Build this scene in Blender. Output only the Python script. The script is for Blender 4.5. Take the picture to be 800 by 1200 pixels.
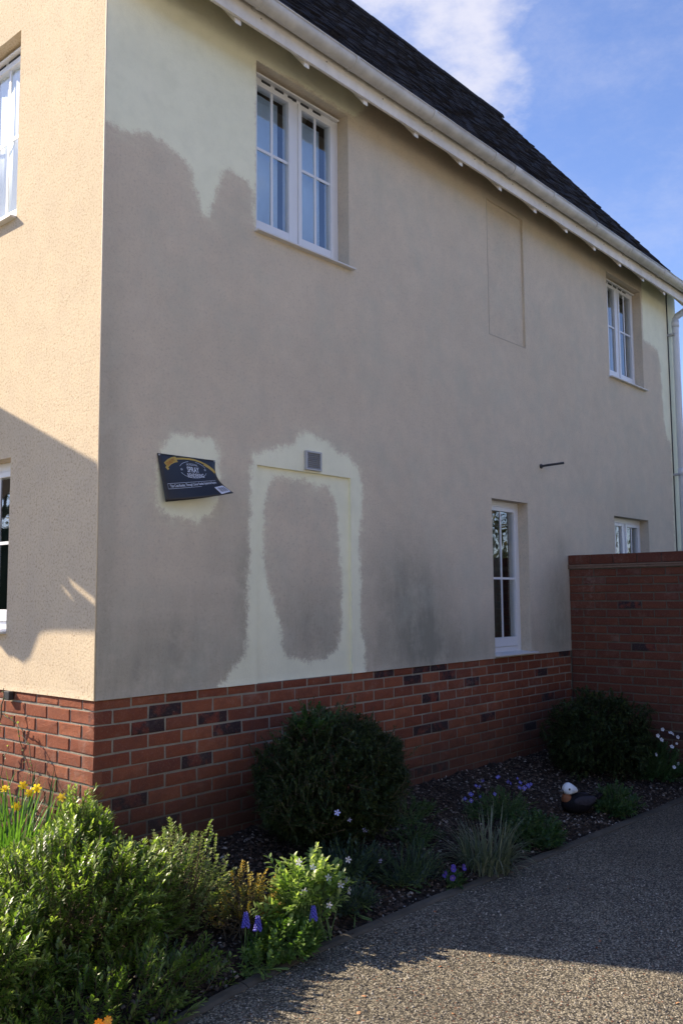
import bpy, bmesh, math, random
import numpy as np
from mathutils import Vector, Matrix, noise
random.seed(7); rng = np.random.default_rng(7)
for o in list(bpy.data.objects): bpy.data.objects.remove(o)
SC = bpy.context.scene; COL = SC.collection
R = math.radians
# ------------------------------------------------------------------ camera
cam = bpy.data.objects.new('camera', bpy.data.cameras.new('camera')); COL.objects.link(cam); SC.camera = cam
YAW, PITCH, ROLL = 0.85117, 0.09462, -0.0078
fw = Vector((math.sin(YAW)*math.cos(PITCH), math.cos(YAW)*math.cos(PITCH), math.sin(PITCH)))
rt = Vector((math.cos(YAW), -math.sin(YAW), 0)); up = rt.cross(fw)
r2 = rt*math.cos(ROLL)+up*math.sin(ROLL); u2 = -rt*math.sin(ROLL)+up*math.cos(ROLL)
M = Matrix((r2, u2, -fw)).transposed().to_4x4(); M.translation = Vector((-2.643, -3.997, 0.518)); cam.matrix_world = M
cam.data.sensor_fit = 'VERTICAL'; cam.data.sensor_height = 24; cam.data.lens = 24*1047.9/1200
cam.data.clip_start = .05; cam.data.clip_end = 2000
# ------------------------------------------------------------------ light
SUN_EL = R(35); SH = Vector((-.416, .909, 0)).normalized()
SUNV = SH*math.cos(SUN_EL)+Vector((0, 0, math.sin(SUN_EL)))
sl = bpy.data.lights.new('sun', 'SUN'); sl.energy = 5.0; sl.angle = R(.53); sl.color = (1, .86, .66)
so = bpy.data.objects.new('sun', sl); COL.objects.link(so); so.rotation_euler = SUNV.to_track_quat('Z', 'Y').to_euler()
SC.view_settings.view_transform = 'Standard'; SC.view_settings.look = 'None'
SC.view_settings.exposure = 1.15; SC.view_settings.gamma = 1
W = bpy.data.worlds.new('World'); SC.world = W; W.use_nodes = True

class NT:
    def __init__(s, tree): s.t = tree; tree.nodes.clear()
    def n(s, typ, props=None, **ins):
        d = s.t.nodes.new(typ)
        for k, v in (props or {}).items(): setattr(d, k, v)
        for k, v in ins.items():
            k2 = int(k[1:]) if k[0] == '_' and k[1:].isdigit() else k.replace('_', ' ')
            s.set(d, k2, v)
        return d
    def set(s, d, k, v):
        i = d.inputs[k]
        if isinstance(v, bpy.types.NodeSocket): s.t.links.new(v, i)
        elif isinstance(v, bpy.types.Node): s.t.links.new(v.outputs[0], i)
        else: i.default_value = v
    def m(s, op, a, b=0, c=0, clamp=False):
        d = s.n('ShaderNodeMath', {'operation': op, 'use_clamp': clamp}); s.set(d, 0, a); s.set(d, 1, b); s.set(d, 2, c); return d.outputs[0]
    def mix(s, f, a, b, mode='MIX'):
        d = s.n('ShaderNodeMix', {'data_type': 'RGBA', 'blend_type': mode}); s.set(d, 0, f); s.set(d, 6, c4(a)); s.set(d, 7, c4(b)); return d.outputs[2]
    def noise(s, vec, scale, detail=4, rough=.6, out=0):
        return s.n('ShaderNodeTexNoise', Vector=vec, Scale=scale, Detail=detail, Roughness=rough).outputs[out]
    def rng(s, v, a, b, c=0., d=1., smooth=False):
        k = s.n('ShaderNodeMapRange', {'interpolation_type': 'SMOOTHSTEP' if smooth else 'LINEAR'}); s.set(k, 0, v); s.set(k, 1, a); s.set(k, 2, b); s.set(k, 3, c); s.set(k, 4, d); return k.outputs[0]
    def attr(s, name, out='Fac'): return s.n('ShaderNodeAttribute', {'attribute_name': name}).outputs[out]
def c4(c): return (*c, 1) if isinstance(c, tuple) and len(c) == 3 else c
def srgb(r, g, b):
    f = lambda v: (v/255/12.92) if v/255 <= .04045 else ((v/255+.055)/1.055)**2.4
    return (f(r), f(g), f(b))

# world: physical sky with procedural clouds mixed in by direction
w = NT(W.node_tree)
gen = w.n('ShaderNodeTexCoord').outputs['Generated']
sky = w.n('ShaderNodeTexSky', {'sky_type': 'NISHITA', 'sun_disc': False, 'sun_elevation': SUN_EL, 'sun_rotation': math.atan2(SH.x, SH.y), 'air_density': 1.0, 'dust_density': .3, 'ozone_density': 3.0})
skyc = w.mix(1.0, sky.outputs[0], (1.0, .97, 1.16), 'MULTIPLY')
mp = w.n('ShaderNodeMapping', Vector=gen, Scale=(1, 1, 1.9))
n1 = w.noise(mp, 5.0, 10, .60)
n2 = w.noise(mp, 1.1, 3, .5)
dt = w.n('ShaderNodeVectorMath', {'operation': 'DOT_PRODUCT'}, _0=gen, _1=(.615, .528, .585)).outputs[1]
near = w.rng(dt, .966, .992, 0, .33, True)
cl = w.m('ADD', w.m('ADD', n1, w.m('MULTIPLY', w.m('SUBTRACT', n2, .5), .25)), near)
clf = w.rng(cl, .58, .84, 0, .92, True)
wisp = w.rng(w.noise(mp, 3.1, 8, .7), .42, .80, 0, .32, True)
fac = w.m('MAXIMUM', clf, wisp)
bgc = w.mix(fac, skyc, (3.9, 3.9, 4.5))
bg = w.n('ShaderNodeBackground', Color=bgc, Strength=.10)
w.n('ShaderNodeOutputWorld', Surface=bg)

# ------------------------------------------------------------------ object helpers
def tag(o, label=None, cat=None, group=None, kind=None):
    for k, v in (('label', label), ('category', cat), ('group', group), ('kind', kind)):
        if v: o[k] = v
    return o
def link(name, me, mat=None, parent=None, kind=None):
    o = bpy.data.objects.new(name, me); COL.objects.link(o)
    if mat and me is not None and not len(me.materials): me.materials.append(mat)
    if parent: o.parent = parent
    if kind: o['kind'] = kind
    return o
def empty(name, loc, label, cat, group=None):
    o = bpy.data.objects.new(name, None); COL.objects.link(o); o.location = loc; o.empty_display_size = .1
    return tag(o, label, cat, group)
def mesh(V, F, smooth=False, attrs=None):
    me = bpy.data.meshes.new('m'); me.from_pydata([tuple(v) for v in V], [], [tuple(f) for f in F])
    if smooth: me.polygons.foreach_set('use_smooth', [True]*len(me.polygons))
    for k, a in (attrs or {}).items():
        at = me.attributes.new(k, 'FLOAT', 'POINT'); at.data.foreach_set('value', np.asarray(a, dtype=np.float32))
    me.update(); return me
class MB:
    def __init__(s): s.V = []; s.F = []
    def add(s, V, F):
        k = len(s.V); s.V += [tuple(v) for v in V]; s.F += [tuple(i+k for i in f) for f in F]; return s
    def box(s, a, b):
        (x0, y0, z0), (x1, y1, z1) = a, b
        return s.add([(x0,y0,z0),(x1,y0,z0),(x1,y1,z0),(x0,y1,z0),(x0,y0,z1),(x1,y0,z1),(x1,y1,z1),(x0,y1,z1)],
              [(0,3,2,1),(4,5,6,7),(0,1,5,4),(1,2,6,5),(2,3,7,6),(3,0,4,7)])
    def tube(s, pts, r, n=10, r1=None, cap=True):
        pts = [Vector(p) for p in pts]; V = []; F = []; L = len(pts)
        ref = Vector((0, 0, 1))
        for i, p in enumerate(pts):
            d = (pts[min(i+1, L-1)]-pts[max(i-1, 0)]).normalized()
            a = d.cross(ref if abs(d.z) < .95 else Vector((1, 0, 0))).normalized(); b = d.cross(a)
            rr = r if r1 is None else r+(r1-r)*i/(L-1)
            for k in range(n):
                t = 2*math.pi*k/n; V.append(p+a*rr*math.cos(t)+b*rr*math.sin(t))
        for i in range(L-1):
            for k in range(n):
                F.append((i*n+k, i*n+(k+1) % n, (i+1)*n+(k+1) % n, (i+1)*n+k))
        if cap: F.append(tuple(range(n))[::-1]); F.append(tuple((L-1)*n+k for k in range(n)))
        return s.add(V, F)
    def prism(s, prof, axis, a, b):   # prof: 2D points in the other two axes
        n = len(prof); V = []
        for t in (a, b):
            for p in prof:
                V.append({'x': (t, p[0], p[1]), 'y': (p[0], t, p[1]), 'z': (p[0], p[1], t)}[axis])
        return s.add(V, [tuple(range(n))[::-1], tuple(range(n, 2*n))]+[(i, (i+1) % n, n+(i+1) % n, n+i) for i in range(n)])
    def ell(s, c, r, nu=16, nv=10, f=None):
        V = [];F = []
        for j in range(nv+1):
            ph = math.pi*j/nv
            for i in range(nu):
                th = 2*math.pi*i/nu; v = Vector((math.sin(ph)*math.cos(th), math.sin(ph)*math.sin(th), math.cos(ph)))
                if f: v = f(v)
                V.append((c[0]+v.x*r[0], c[1]+v.y*r[1], c[2]+v.z*r[2]))
        for j in range(nv):
            for i in range(nu): F.append((j*nu+i, (j+1)*nu+i, (j+1)*nu+(i+1) % nu, j*nu+(i+1) % nu))
        return s.add(V, F)
    def build(s, name, mat, parent=None, smooth=False, bevel=0, kind=None):
        me = mesh(s.V, s.F, smooth)
        bm = bmesh.new(); bm.from_mesh(me)
        bmesh.ops.recalc_face_normals(bm, faces=bm.faces)
        if bevel: bmesh.ops.bevel(bm, geom=[e for e in bm.edges if e.calc_face_angle(0) > .6], offset=bevel, segments=2, affect='EDGES', profile=.6)
        bm.to_mesh(me); bm.free()
        return link(name, me, mat, parent, kind)
def copy_tree(o, parent=None):
    c = o.copy(); COL.objects.link(c)
    if parent: c.parent = parent
    for ch in list(o.children): copy_tree(ch, c)
    return c

# ------------------------------------------------------------------ materials
def newmat(name):
    m = bpy.data.materials.new(name); m.use_nodes = True; return m, NT(m.node_tree)
def finish(t, color, rough=.7, bump=None, bstr=.3, bdist=.01, spec=.5, **kw):
    p = t.n('ShaderNodeBsdfPrincipled', Base_Color=c4(color), Roughness=rough)
    p.inputs['Specular IOR Level'].default_value = spec
    for k, v in kw.items(): t.set(p, k.replace('_', ' '), v)
    if bump is not None:
        b = t.n('ShaderNodeBump', Height=bump, Strength=bstr, Distance=bdist); t.set(p, 'Normal', b)
    t.n('ShaderNodeOutputMaterial', Surface=p); return p
def simple(name, col, rough=.5, var=.12, scale=30, bstr=.1, bdist=.003, spec=.5, **kw):
    m, t = newmat(name); v = t.n('ShaderNodeTexCoord').outputs['Object']
    n = t.noise(v, scale, 5, .6); n2 = t.noise(v, scale*.13, 3, .6)
    f = t.m('ADD', t.m('MULTIPLY', n, .5), t.m('MULTIPLY', n2, .5))
    k = t.rng(f, .3, .7, 1-var, 1+var)
    col2 = t.mix(1.0, col, t.n('ShaderNodeCombineColor', _0=k, _1=k, _2=k).outputs[0], 'MULTIPLY')
    finish(t, col2, rough, n, bstr, bdist, spec, **kw); return m

def render_mat(name, painted):
    m, t = newmat(name); v = t.n('ShaderNodeTexCoord').outputs['Object']
    big = t.noise(v, 1.3, 5, .55); mid = t.noise(v, 7, 6, .65); fine = t.noise(v, 210, 3, .7)
    pits = t.n('ShaderNodeTexVoronoi', Vector=v, Scale=185.).outputs[0]
    str_ = t.noise(t.n('ShaderNodeMapping', Vector=v, Scale=(4, 4, 1.1)), 1.6, 7, .7)
    old = t.mix(t.rng(big, .3, .7), OLD_A, OLD_B) if painted else t.mix(t.rng(big, .3, .7), SUN_A, SUN_B)
    old = t.mix(t.rng(mid, .35, .75, 0, .25), old, (.36, .31, .27))
    if not painted:
        sp = t.m('MULTIPLY', t.rng(t.noise(v, 72, 4, .8), .50, .66, 0, .85), t.rng(t.noise(v, 9, 4), .3, .6, .35, 1))
        old = t.mix(sp, old, (.30, .20, .12))
    else:
        sp = t.rng(t.noise(v, 62, 5, .85), .53, .70, 0, .50); old = t.mix(t.rng(t.noise(v, 48, 5, .85), .55, .72, 0, .4), old, (.80, .72, .60)); old = t.mix(sp, old, (.20, .17, .16))
    col = old
    if painted:
        edge = t.m('MULTIPLY', t.m('SUBTRACT', t.noise(v, 11, 9, .72), .5), .15)
        edge2 = t.m('ADD', t.m('MULTIPLY', t.m('SUBTRACT', t.noise(v, 55, 5, .75), .5), .10), t.m('MULTIPLY', t.m('SUBTRACT', t.noise(v, 190, 3, .7), .5), .06))
        d = t.m('ADD', t.m('ADD', t.attr('paint'), edge), edge2)
        pf = t.rng(d, -.026, .024, 0, .97, True)
        pale = t.mix(t.rng(t.noise(v, 3, 5), .35, .7), (.92, .90, .70), (.87, .86, .66))
        col = t.mix(pf, old, pale)
        halo = t.m('MULTIPLY', t.rng(t.m('ADD', d, t.m('MULTIPLY', t.m('SUBTRACT', t.noise(v, 5, 6, .7), .5), .16)), -.13, .0, 0, .34, True), t.rng(t.noise(t.n('ShaderNodeMapping', Vector=v, Scale=(3, 3, 14)), 2.2, 6, .7), .4, .65))
        col = t.mix(t.m('MULTIPLY', halo, t.m('SUBTRACT', 1, pf)), col, (.80, .78, .58))
        g = t.m('MULTIPLY', t.attr('grime'), t.m('MULTIPLY', t.rng(str_, .3, .7, .6, 1.15), t.m('SUBTRACT', 1, t.m('MULTIPLY', pf, .8))))
        col = t.mix(t.m('MINIMUM', g, .75), col, (.17, .185, .155))
        blk = t.m('MULTIPLY', t.rng(t.noise(t.n('ShaderNodeMapping', Vector=v, Scale=(20, 20, 8)), 1.2, 6, .75), .70, .80, 0, .45), t.rng(t.noise(v, 1.9, 3), .5, .62))
        col = t.mix(blk, col, (.11, .10, .10))
        blot = t.m('MULTIPLY', t.rng(t.noise(v, 2.4, 8, .68), .47, .68, 0, .5), t.m('SUBTRACT', 1, t.m('MULTIPLY', pf, .8)))
        col = t.mix(blot, col, (.50, .485, .40))
        col = t.mix(t.m('MULTIPLY', t.rng(t.noise(v, 6, 6, .7), .5, .7, 0, .35), t.m('SUBTRACT', 1, pf)), col, (.66, .58, .47))
        col = t.mix(t.m('MULTIPLY', pf, t.rng(t.noise(v, 8, 6, .7), .45, .7, 0, .25)), col, (.66, .65, .50))
        scuff = t.m('MULTIPLY', t.rng(t.noise(v, 17, 7, .7), .71, .76, 0, .8), t.rng(t.attr('scuff'), .3, .6))
        col = t.mix(scuff, col, (.7, .72, .6))
    h = t.m('ADD', t.m('MULTIPLY', fine, .6), t.m('MULTIPLY', t.noise(v, 65, 4, .65), .9))
    finish(t, col, .93, h, .6 if not painted else .5, .005, .2); return m
OLD_A, OLD_B = (.70, .595, .465), (.635, .54, .42)
SUN_A, SUN_B = (.645, .53, .375), (.58, .475, .335)
M_wall = render_mat('painted render', True); M_gable = render_mat('sunlit render', False)

def brick_mat(name, a, b, dark, dk=(.45, .75, .55)):
    m, t = newmat(name); v = t.n('ShaderNodeTexCoord').outputs['Object']
    oi = t.n('ShaderNodeObjectInfo'); rnd = oi.outputs['Random']
    loc = t.n('ShaderNodeVectorMath', {'operation': 'ADD'}, _0=v, _1=oi.outputs['Location']).outputs[0]
    base = t.mix(rnd, a, b)
    r3 = t.m('FRACT', t.m('MULTIPLY', rnd, 7.31))
    base = t.mix(t.rng(r3, .72, 1, 0, .45), base, (.11, .04, .035))
    n = t.noise(loc, 14, 6, .7); f = t.noise(loc, 120, 4, .7)
    base = t.mix(t.rng(t.noise(loc, 9, 4, .6) if dk[2] > .6 else n, dk[0], dk[1], 0, dk[2]), base, dark)
    base = t.mix(t.rng(f, .55, .75, 0, .35), base, (.40, .27, .20))
    dust = t.m('MULTIPLY', t.rng(t.noise(loc, 5, 5, .7), .56, .72), .16)
    base = t.mix(dust, base, (.42, .36, .30))
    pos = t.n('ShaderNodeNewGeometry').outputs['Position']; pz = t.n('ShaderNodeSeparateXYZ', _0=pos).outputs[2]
    sp = t.rng(t.m('ADD', pz, t.m('MULTIPLY', t.noise(pos, 3.2, 5, .65), .5)), -.02, -.52, 0, .62, True)  # bricks darken towards the ground: soil splash, plus dim light painted in
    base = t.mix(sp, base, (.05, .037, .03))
    salt = t.m('MULTIPLY', t.rng(t.noise(pos, 1.6, 5, .7), .58, .75), t.rng(t.noise(pos, 30, 4, .7), .45, .7, 0, .35)); base = t.mix(salt, base, (.42, .38, .34))
    h = t.m('ADD', t.m('MULTIPLY', n, 1.1), t.m('MULTIPLY', f, .5))
    finish(t, base, .9, h, .9, .006, .2); return m
M_brick = brick_mat('red brick', (.19, .056, .030), (.28, .095, .048), (.10, .04, .035))
M_bdark = brick_mat('dark burnt brick', (.20, .052, .032), (.13, .04, .03), (.028, .024, .028), (.40, .52, .9))
M_gbrick = brick_mat('garden wall brick', (.125, .041, .026), (.165, .058, .034), (.08, .035, .03))
def mortar_mat(name, a, b):
    m, t = newmat(name); v = t.n('ShaderNodeTexCoord').outputs['Object']; pos = t.n('ShaderNodeNewGeometry').outputs['Position']; pz = t.n('ShaderNodeSeparateXYZ', _0=pos).outputs[2]
    c = t.mix(t.rng(t.noise(v, 6, 6, .7), .3, .7), a, b); c = t.mix(t.rng(t.noise(v, 90, 4, .7), .5, .75, 0, .5), c, (.12, .11, .09))
    sp = t.rng(t.m('ADD', pz, t.m('MULTIPLY', t.noise(pos, 3.2, 5, .65), .5)), .05, -.5, 0, .7, True); c = t.mix(sp, c, (.055, .045, .035))  # soil and painted-in dimness towards the foot of the joints
    finish(t, c, .95, t.noise(v, 60, 4, .7), .8, .008, .1); return m
M_mortar = mortar_mat('mortar', (.36, .33, .27), (.24, .215, .17)); M_mortar_old = simple('mortar', (.33, .30, .25), .95, .25, 60, .5, .006, .1)
M_mortd = simple('mortar dark', (.13, .115, .09), .95, .3, 60, .5, .006, .1)
M_upvc = simple('white plastic', (.74, .75, .78), .32, .03, 9, .02)
M_fascia = simple('painted fascia', (.76, .72, .67), .5, .18, 14, .2, .002)
M_gutter = simple('grey white gutter', (.58, .56, .53), .42, .28, 9, .12)
M_pipe = simple('white downpipe', (.70, .73, .80), .35, .06, 5, .03)
M_bead = simple('corner bead', (.66, .57, .45), .6, .05)
M_dark = simple('dark metal', (.03, .03, .035), .5, .2)
M_black = simple('dark interior', (.03, .03, .032), .9, .2)
M_wood = simple('weathered wood', (.30, .24, .18), .8, .3, 12, .4)
M_vent = simple('grey vent', (.40, .41, .43), .45, .1)
M_sill = simple('sill', (.66, .64, .62), .5, .08)
M_tile_, t = newmat('roof tile')
v = t.n('ShaderNodeTexCoord').outputs['Object']; rn = t.attr('rnd')
bc = t.mix(rn, (.022, .019, .021), (.050, .043, .044)); bc = t.mix(t.rng(t.noise(v, 25, 6, .75), .5, .75, 0, .5), bc, (.10, .088, .075))
finish(t, bc, .85, t.noise(v, 45, 6, .8), 1., .03, .1); M_tile = M_tile_

def glass_mat(name='window glass', ior=2.45, tint=.9):
    m, t = newmat(name)
    tr = t.n('ShaderNodeBsdfTransparent', Color=(tint, tint+.02, tint+.02, 1))
    v = t.n('ShaderNodeTexCoord').outputs['Object']
    bp = t.n('ShaderNodeBump', Height=t.noise(v, 2.2, 2, .5), Strength=.06, Distance=.05)
    gl = t.n('ShaderNodeBsdfGlossy', Color=(.92, .96, 1, 1), Roughness=.015, Normal=bp)
    fr = t.n('ShaderNodeFresnel', IOR=ior); bfc = t.n('ShaderNodeNewGeometry').outputs['Backfacing']; fr = t.n('ShaderNodeMath', {'operation': 'MULTIPLY'}, _0=fr.outputs[0], _1=t.m('SUBTRACT', 1, bfc))
    mx = t.n('ShaderNodeMixShader', Fac=fr.outputs[0], _1=tr, _2=gl); t.n('ShaderNodeOutputMaterial', Surface=mx); return m
M_glass = glass_mat(); M_glassc = glass_mat('clear glass', 1.5, .96)

def leaf_mat(name, cols, rough=.42, trans=.35, spec=.5, tcol=None):
    m, t = newmat(name); rn = t.attr('rnd')
    cr = t.n('ShaderNodeValToRGB', Fac=rn)
    e = cr.color_ramp.elements; e[0].position = 0; e[0].color = c4(cols[0]); e[1].position = 1; e[1].color = c4(cols[-1])
    for i, c in enumerate(cols[1:-1]): x = e.new((i+1)/(len(cols)-1)); x.color = c4(c)
    v = t.n('ShaderNodeTexCoord').outputs['Object']
    k = t.rng(t.noise(v, 40, 3), .3, .7, .8, 1.2); col = t.mix(1., cr.outputs[0], t.n('ShaderNodeCombineColor', _0=k, _1=k, _2=k).outputs[0], 'MULTIPLY')
    p = t.n('ShaderNodeBsdfPrincipled', Base_Color=col, Roughness=rough); p.inputs['Specular IOR Level'].default_value = spec
    tc = t.mix(1., col, c4(tcol or (1.5, 1.7, .7)), 'MULTIPLY')
    tl = t.n('ShaderNodeBsdfTranslucent', Color=tc)
    mx = t.n('ShaderNodeMixShader', Fac=trans, _1=p, _2=tl); t.n('ShaderNodeOutputMaterial', Surface=mx); return m
M_leafA = leaf_mat('lance leaves', [(.022, .045, .010), (.075, .13, .026), (.16, .23, .05), (.30, .36, .13)], .33, .48, .6, (1.6, 1.8, .6))
M_leafV = leaf_mat('pale edged leaves', [(.06, .11, .03), (.14, .19, .06), (.26, .30, .12), (.36, .38, .18)], .4, .4)
M_leafD = leaf_mat('dark evergreen leaves', [(.010, .022, .007), (.022, .040, .011), (.040, .060, .016), (.085, .10, .03)], .55, .15, .3)
M_leafP = leaf_mat('periwinkle leaves', [(.05, .10, .02), (.12, .20, .04), (.24, .33, .09), (.42, .48, .20)], .35, .45)
M_leafG = leaf_mat('green clump leaves', [(.02, .05, .015), (.04, .09, .025), (.07, .13, .035)], .5, .3)
M_leafB = leaf_mat('bright clump leaves', [(.05, .10, .02), (.11, .19, .04), (.20, .29, .08)], .42, .4)
M_leafF = leaf_mat('blue green leaves', [(.020, .040, .026), (.035, .06, .042), (.06, .09, .06)], .5, .25)
M_leafO = leaf_mat('orange leaves', [(.10, .13, .03), (.22, .24, .05), (.42, .30, .06), (.48, .44, .16)], .5, .4, .4, (1.3, 1.1, .5))
M_grass = leaf_mat('variegated grass', [(.06, .085, .05), (.12, .145, .09), (.24, .25, .18)], .5, .25)
M_strap = leaf_mat('strap leaves', [(.04, .10, .02), (.08, .16, .03), (.12, .22, .05)], .35, .45)
M_tree = leaf_mat('tree leaves', [(.02, .035, .010), (.05, .06, .018), (.11, .09, .03)], .6, .3)
M_stem = simple('stems', (.10, .075, .045), .8, .3)
M_dstem = simple('dark green twigs', (.022, .030, .012), .8, .3)
M_gstem = simple('green stems', (.10, .17, .05), .6, .2)
M_white = leaf_mat('white petals', [(.80, .80, .86), (.8, .8, .9)], .6, .4, .3, (1, 1, 1)); M_lilac = simple('lilac petals', (.50, .50, .85), .6, .08)
M_yellow = leaf_mat('yellow petals', [(.85, .66, .04), (.9, .74, .08)], .5, .5, .3, (1, 1, 1)); M_blue = simple('blue petals', (.10, .09, .48), .5, .2)
M_blue2 = simple('blue aubrieta petals', (.08, .075, .36), .5, .15); M_purple = simple('purple petals', (.05, .02, .22), .5, .2)

# ground materials
def asphalt():
    m, t = newmat('asphalt with chippings'); v = t.n('ShaderNodeTexCoord').outputs['Object']
    vo = t.n('ShaderNodeTexVoronoi', Vector=v, Scale=130.); ce = vo.outputs['Color']; ds = vo.outputs['Distance']
    sep = t.n('ShaderNodeSeparateColor', _0=ce)
    c = t.mix(t.m('POWER', sep.outputs[0], 1.5), (.036, .032, .026), (.40, .35, .255))
    c = t.mix(t.rng(sep.outputs[1], .90, .97, 0, .8), c, (.45, .40, .33))
    c = t.mix(t.rng(sep.outputs[2], .965, .985, 0, .8), c, (.22, .09, .05))
    c = t.mix(t.rng(ds, .45, .75, 0, .8), c, (.02, .019, .018))
    big = t.noise(v, 1.2, 6, .6); c = t.mix(t.rng(big, .4, .7, 0, .45), c, (.05, .043, .035)); c = t.mix(t.rng(t.noise(v, 4.5, 7, .7), .56, .72, 0, .35), c, (.20, .16, .11))
    h = t.m('ADD', t.m('MULTIPLY', t.m('SUBTRACT', 1, ds), sep.outputs[1]), t.m('MULTIPLY', t.noise(v, 35, 4), .8))
    finish(t, c, .62, h, 1.0, .004, .2); return m
M_asph = asphalt()
def soil():
    m, t = newmat('mulch soil'); v = t.n('ShaderNodeTexCoord').outputs['Object']
    vo = t.n('ShaderNodeTexVoronoi', Vector=v, Scale=60.); s = t.n('ShaderNodeSeparateColor', _0=vo.outputs['Color'])
    c = t.mix(s.outputs[0], (.012, .009, .007), (.055, .038, .027)); c = t.mix(t.rng(s.outputs[1], .93, .97), c, (.22, .19, .16))
    finish(t, c, .95, t.m('ADD', vo.outputs['Distance'], t.noise(v, 25, 6, .7)), 1., .02, .2); return m
M_soil = soil()
m_, t = newmat('mulch chips'); bc = t.n('ShaderNodeValToRGB', Fac=t.attr('rnd')); e = bc.color_ramp.elements
e[0].color = (.02, .014, .010, 1); e[1].position = .98; e[1].color = (.34, .30, .26, 1); x = e.new(.6); x.color = (.075, .05, .035, 1); x = e.new(.86); x.color = (.14, .10, .075, 1)
finish(t, bc.outputs[0], .9); M_chip = m_
m_, t = newmat('chippings'); bc = t.n('ShaderNodeValToRGB', Fac=t.attr('rnd')); e = bc.color_ramp.elements
e[0].color = (.05, .048, .045, 1); e[1].color = (.42, .38, .31, 1); x = e.new(.5); x.color = (.14, .125, .105, 1)
finish(t, bc.outputs[0], .85); M_peb = m_
m_, t = newmat('petal litter'); bc = t.n('ShaderNodeValToRGB', Fac=t.attr('rnd')); e = bc.color_ramp.elements
e[0].color = (.32, .11, .05, 1); e[1].color = (.40, .25, .12, 1)
finish(t, bc.outputs[0], .8); M_litter = m_
M_kerb = simple('edging timber', (.085, .075, .06), .9, .35, 18, .6, .006, .2)
M_lawn = simple('distant grass', (.045, .075, .022), .95, .3, 8, .5, .02, .1)
M_house2 = M_mortar

# ------------------------------------------------------------------ SETTING: ground, driveway, bed
G = -1.03
EDGE = [(-6, -1.7), (-3, -1.55), (-1.5, -1.38), (-.9, -1.29), (-.3, -1.22), (.3, -1.17), (1.17, -1.19), (2.34, -1.25), (4.4, -1.33), (5.18, -1.37), (5.4, -1.38)]
ex, ey = np.array([e[0] for e in EDGE]), np.array([e[1] for e in EDGE])
edge_y = lambda x: np.interp(x, ex, ey)
s = 400
tag(link('ground', mesh([(-s,-s,G-.03),(s,-s,G-.03),(s,s,G-.03),(-s,s,G-.03)], [(0,1,2,3)]), M_lawn), kind='structure')
# driveway sheet (fine strip-wise grid so that the near part keeps its own relief)
def fbm(x, y, sc): return noise.noise(Vector((x*sc, y*sc, 3.1)))
V = []; F = []; xs = np.concatenate([np.linspace(-6, 5.4, 90)]); nt = 50
for i, x in enumerate(xs):
    y0 = float(edge_y(x))-.055
    for j in range(nt):
        u = j/(nt-1); y = y0-6.5*u**1.5; V.append((x, y, G+.004*fbm(x, y, 2.2)+.002*fbm(x, y, 9)))
for i in range(len(xs)-1):
    for j in range(nt-1):
        a = i*nt+j; F.append((a, a+1, a+nt+1, a+nt))
tag(link('driveway', mesh(V, F, True), M_asph), kind='structure')
def bed_z(x, y):
    e = float(edge_y(x)) if y < 0 else -1.3
    u = min(1, max(0, y/e)) if y < 0 else 0
    z = -.835-.02*x/5 if x > 0 else -.86
    z = z*(1-u**1.3)+(G-.005)*u**1.3
    return z+.022*fbm(x, y, 5)+.012*fbm(x, y, 17)+.006*fbm(x, y, 45)
V = []; F = []; xs = np.linspace(-1.85, 5.4, 240); nt = 60
for x in xs:
    for j in range(nt):
        y = float(edge_y(x))*(1-j/(nt-1))*.995+.03*j/(nt-1); V.append((x, y, bed_z(x, y)))
for i in range(len(xs)-1):
    for j in range(nt-1):
        a = i*nt+j; F.append((a, a+nt, a+nt+1, a+1))
k0 = len(V); nx = 60; ny = 60
for i in range(nx):
    for j in range(ny):
        x = -1.85+1.88*i/(nx-1); y = .03+5*j/(ny-1); V.append((x, y, bed_z(x, y)))
for i in range(nx-1):
    for j in range(ny-1):
        a = k0+i*ny+j; F.append((a, a+ny, a+ny+1, a+1))
tag(link('flower_bed_soil', mesh(V, F, True), M_soil), kind='structure')
M_bounce = simple('pale side path', (.40, .35, .27), .9, .25, 14, .5, .006)
tag(link('bounce_ground', mesh([(-9, -1.5, G+.02), (-1.9, -1.5, G+.02), (-1.9, 9, G+.02), (-9, 9, G+.02)], [(0, 1, 2, 3)]), M_bounce), kind='structure')  # pale ground added out of view to bounce sun onto the gable
# edging of the bed, in lengths
kx = np.arange(-1.9, 5.4, .9)
for i in range(len(kx)-1):
    mb = MB(); n = 12; P = []
    for j in range(n+1):
        x = kx[i]+.003+(kx[i+1]-kx[i]-.006)*j/n; y = float(edge_y(x)); zz = G+.012+.008*fbm(x, 0, 3)+.004*fbm(x, 1, 14); wd = .045+.008*fbm(x, 5, 8)
        P.append([(x, y-.012-wd, G-.04), (x, y-.012-wd, zz-.008), (x, y-.004-wd*.8, zz), (x, y-.008, zz+.003), (x, y, zz-.008), (x, y, G-.04)])
    VV = [q for p in P for q in p]; FF = []
    for j in range(n):
        for k in range(5): FF.append((j*6+k, j*6+k+1, (j+1)*6+k+1, (j+1)*6+k))
    FF += [tuple(range(6)), tuple(n*6+k for k in range(6))]
    mb.add(VV, FF); o = mb.build('bed_edging', M_kerb); tag(o, kind='structure')

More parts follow.
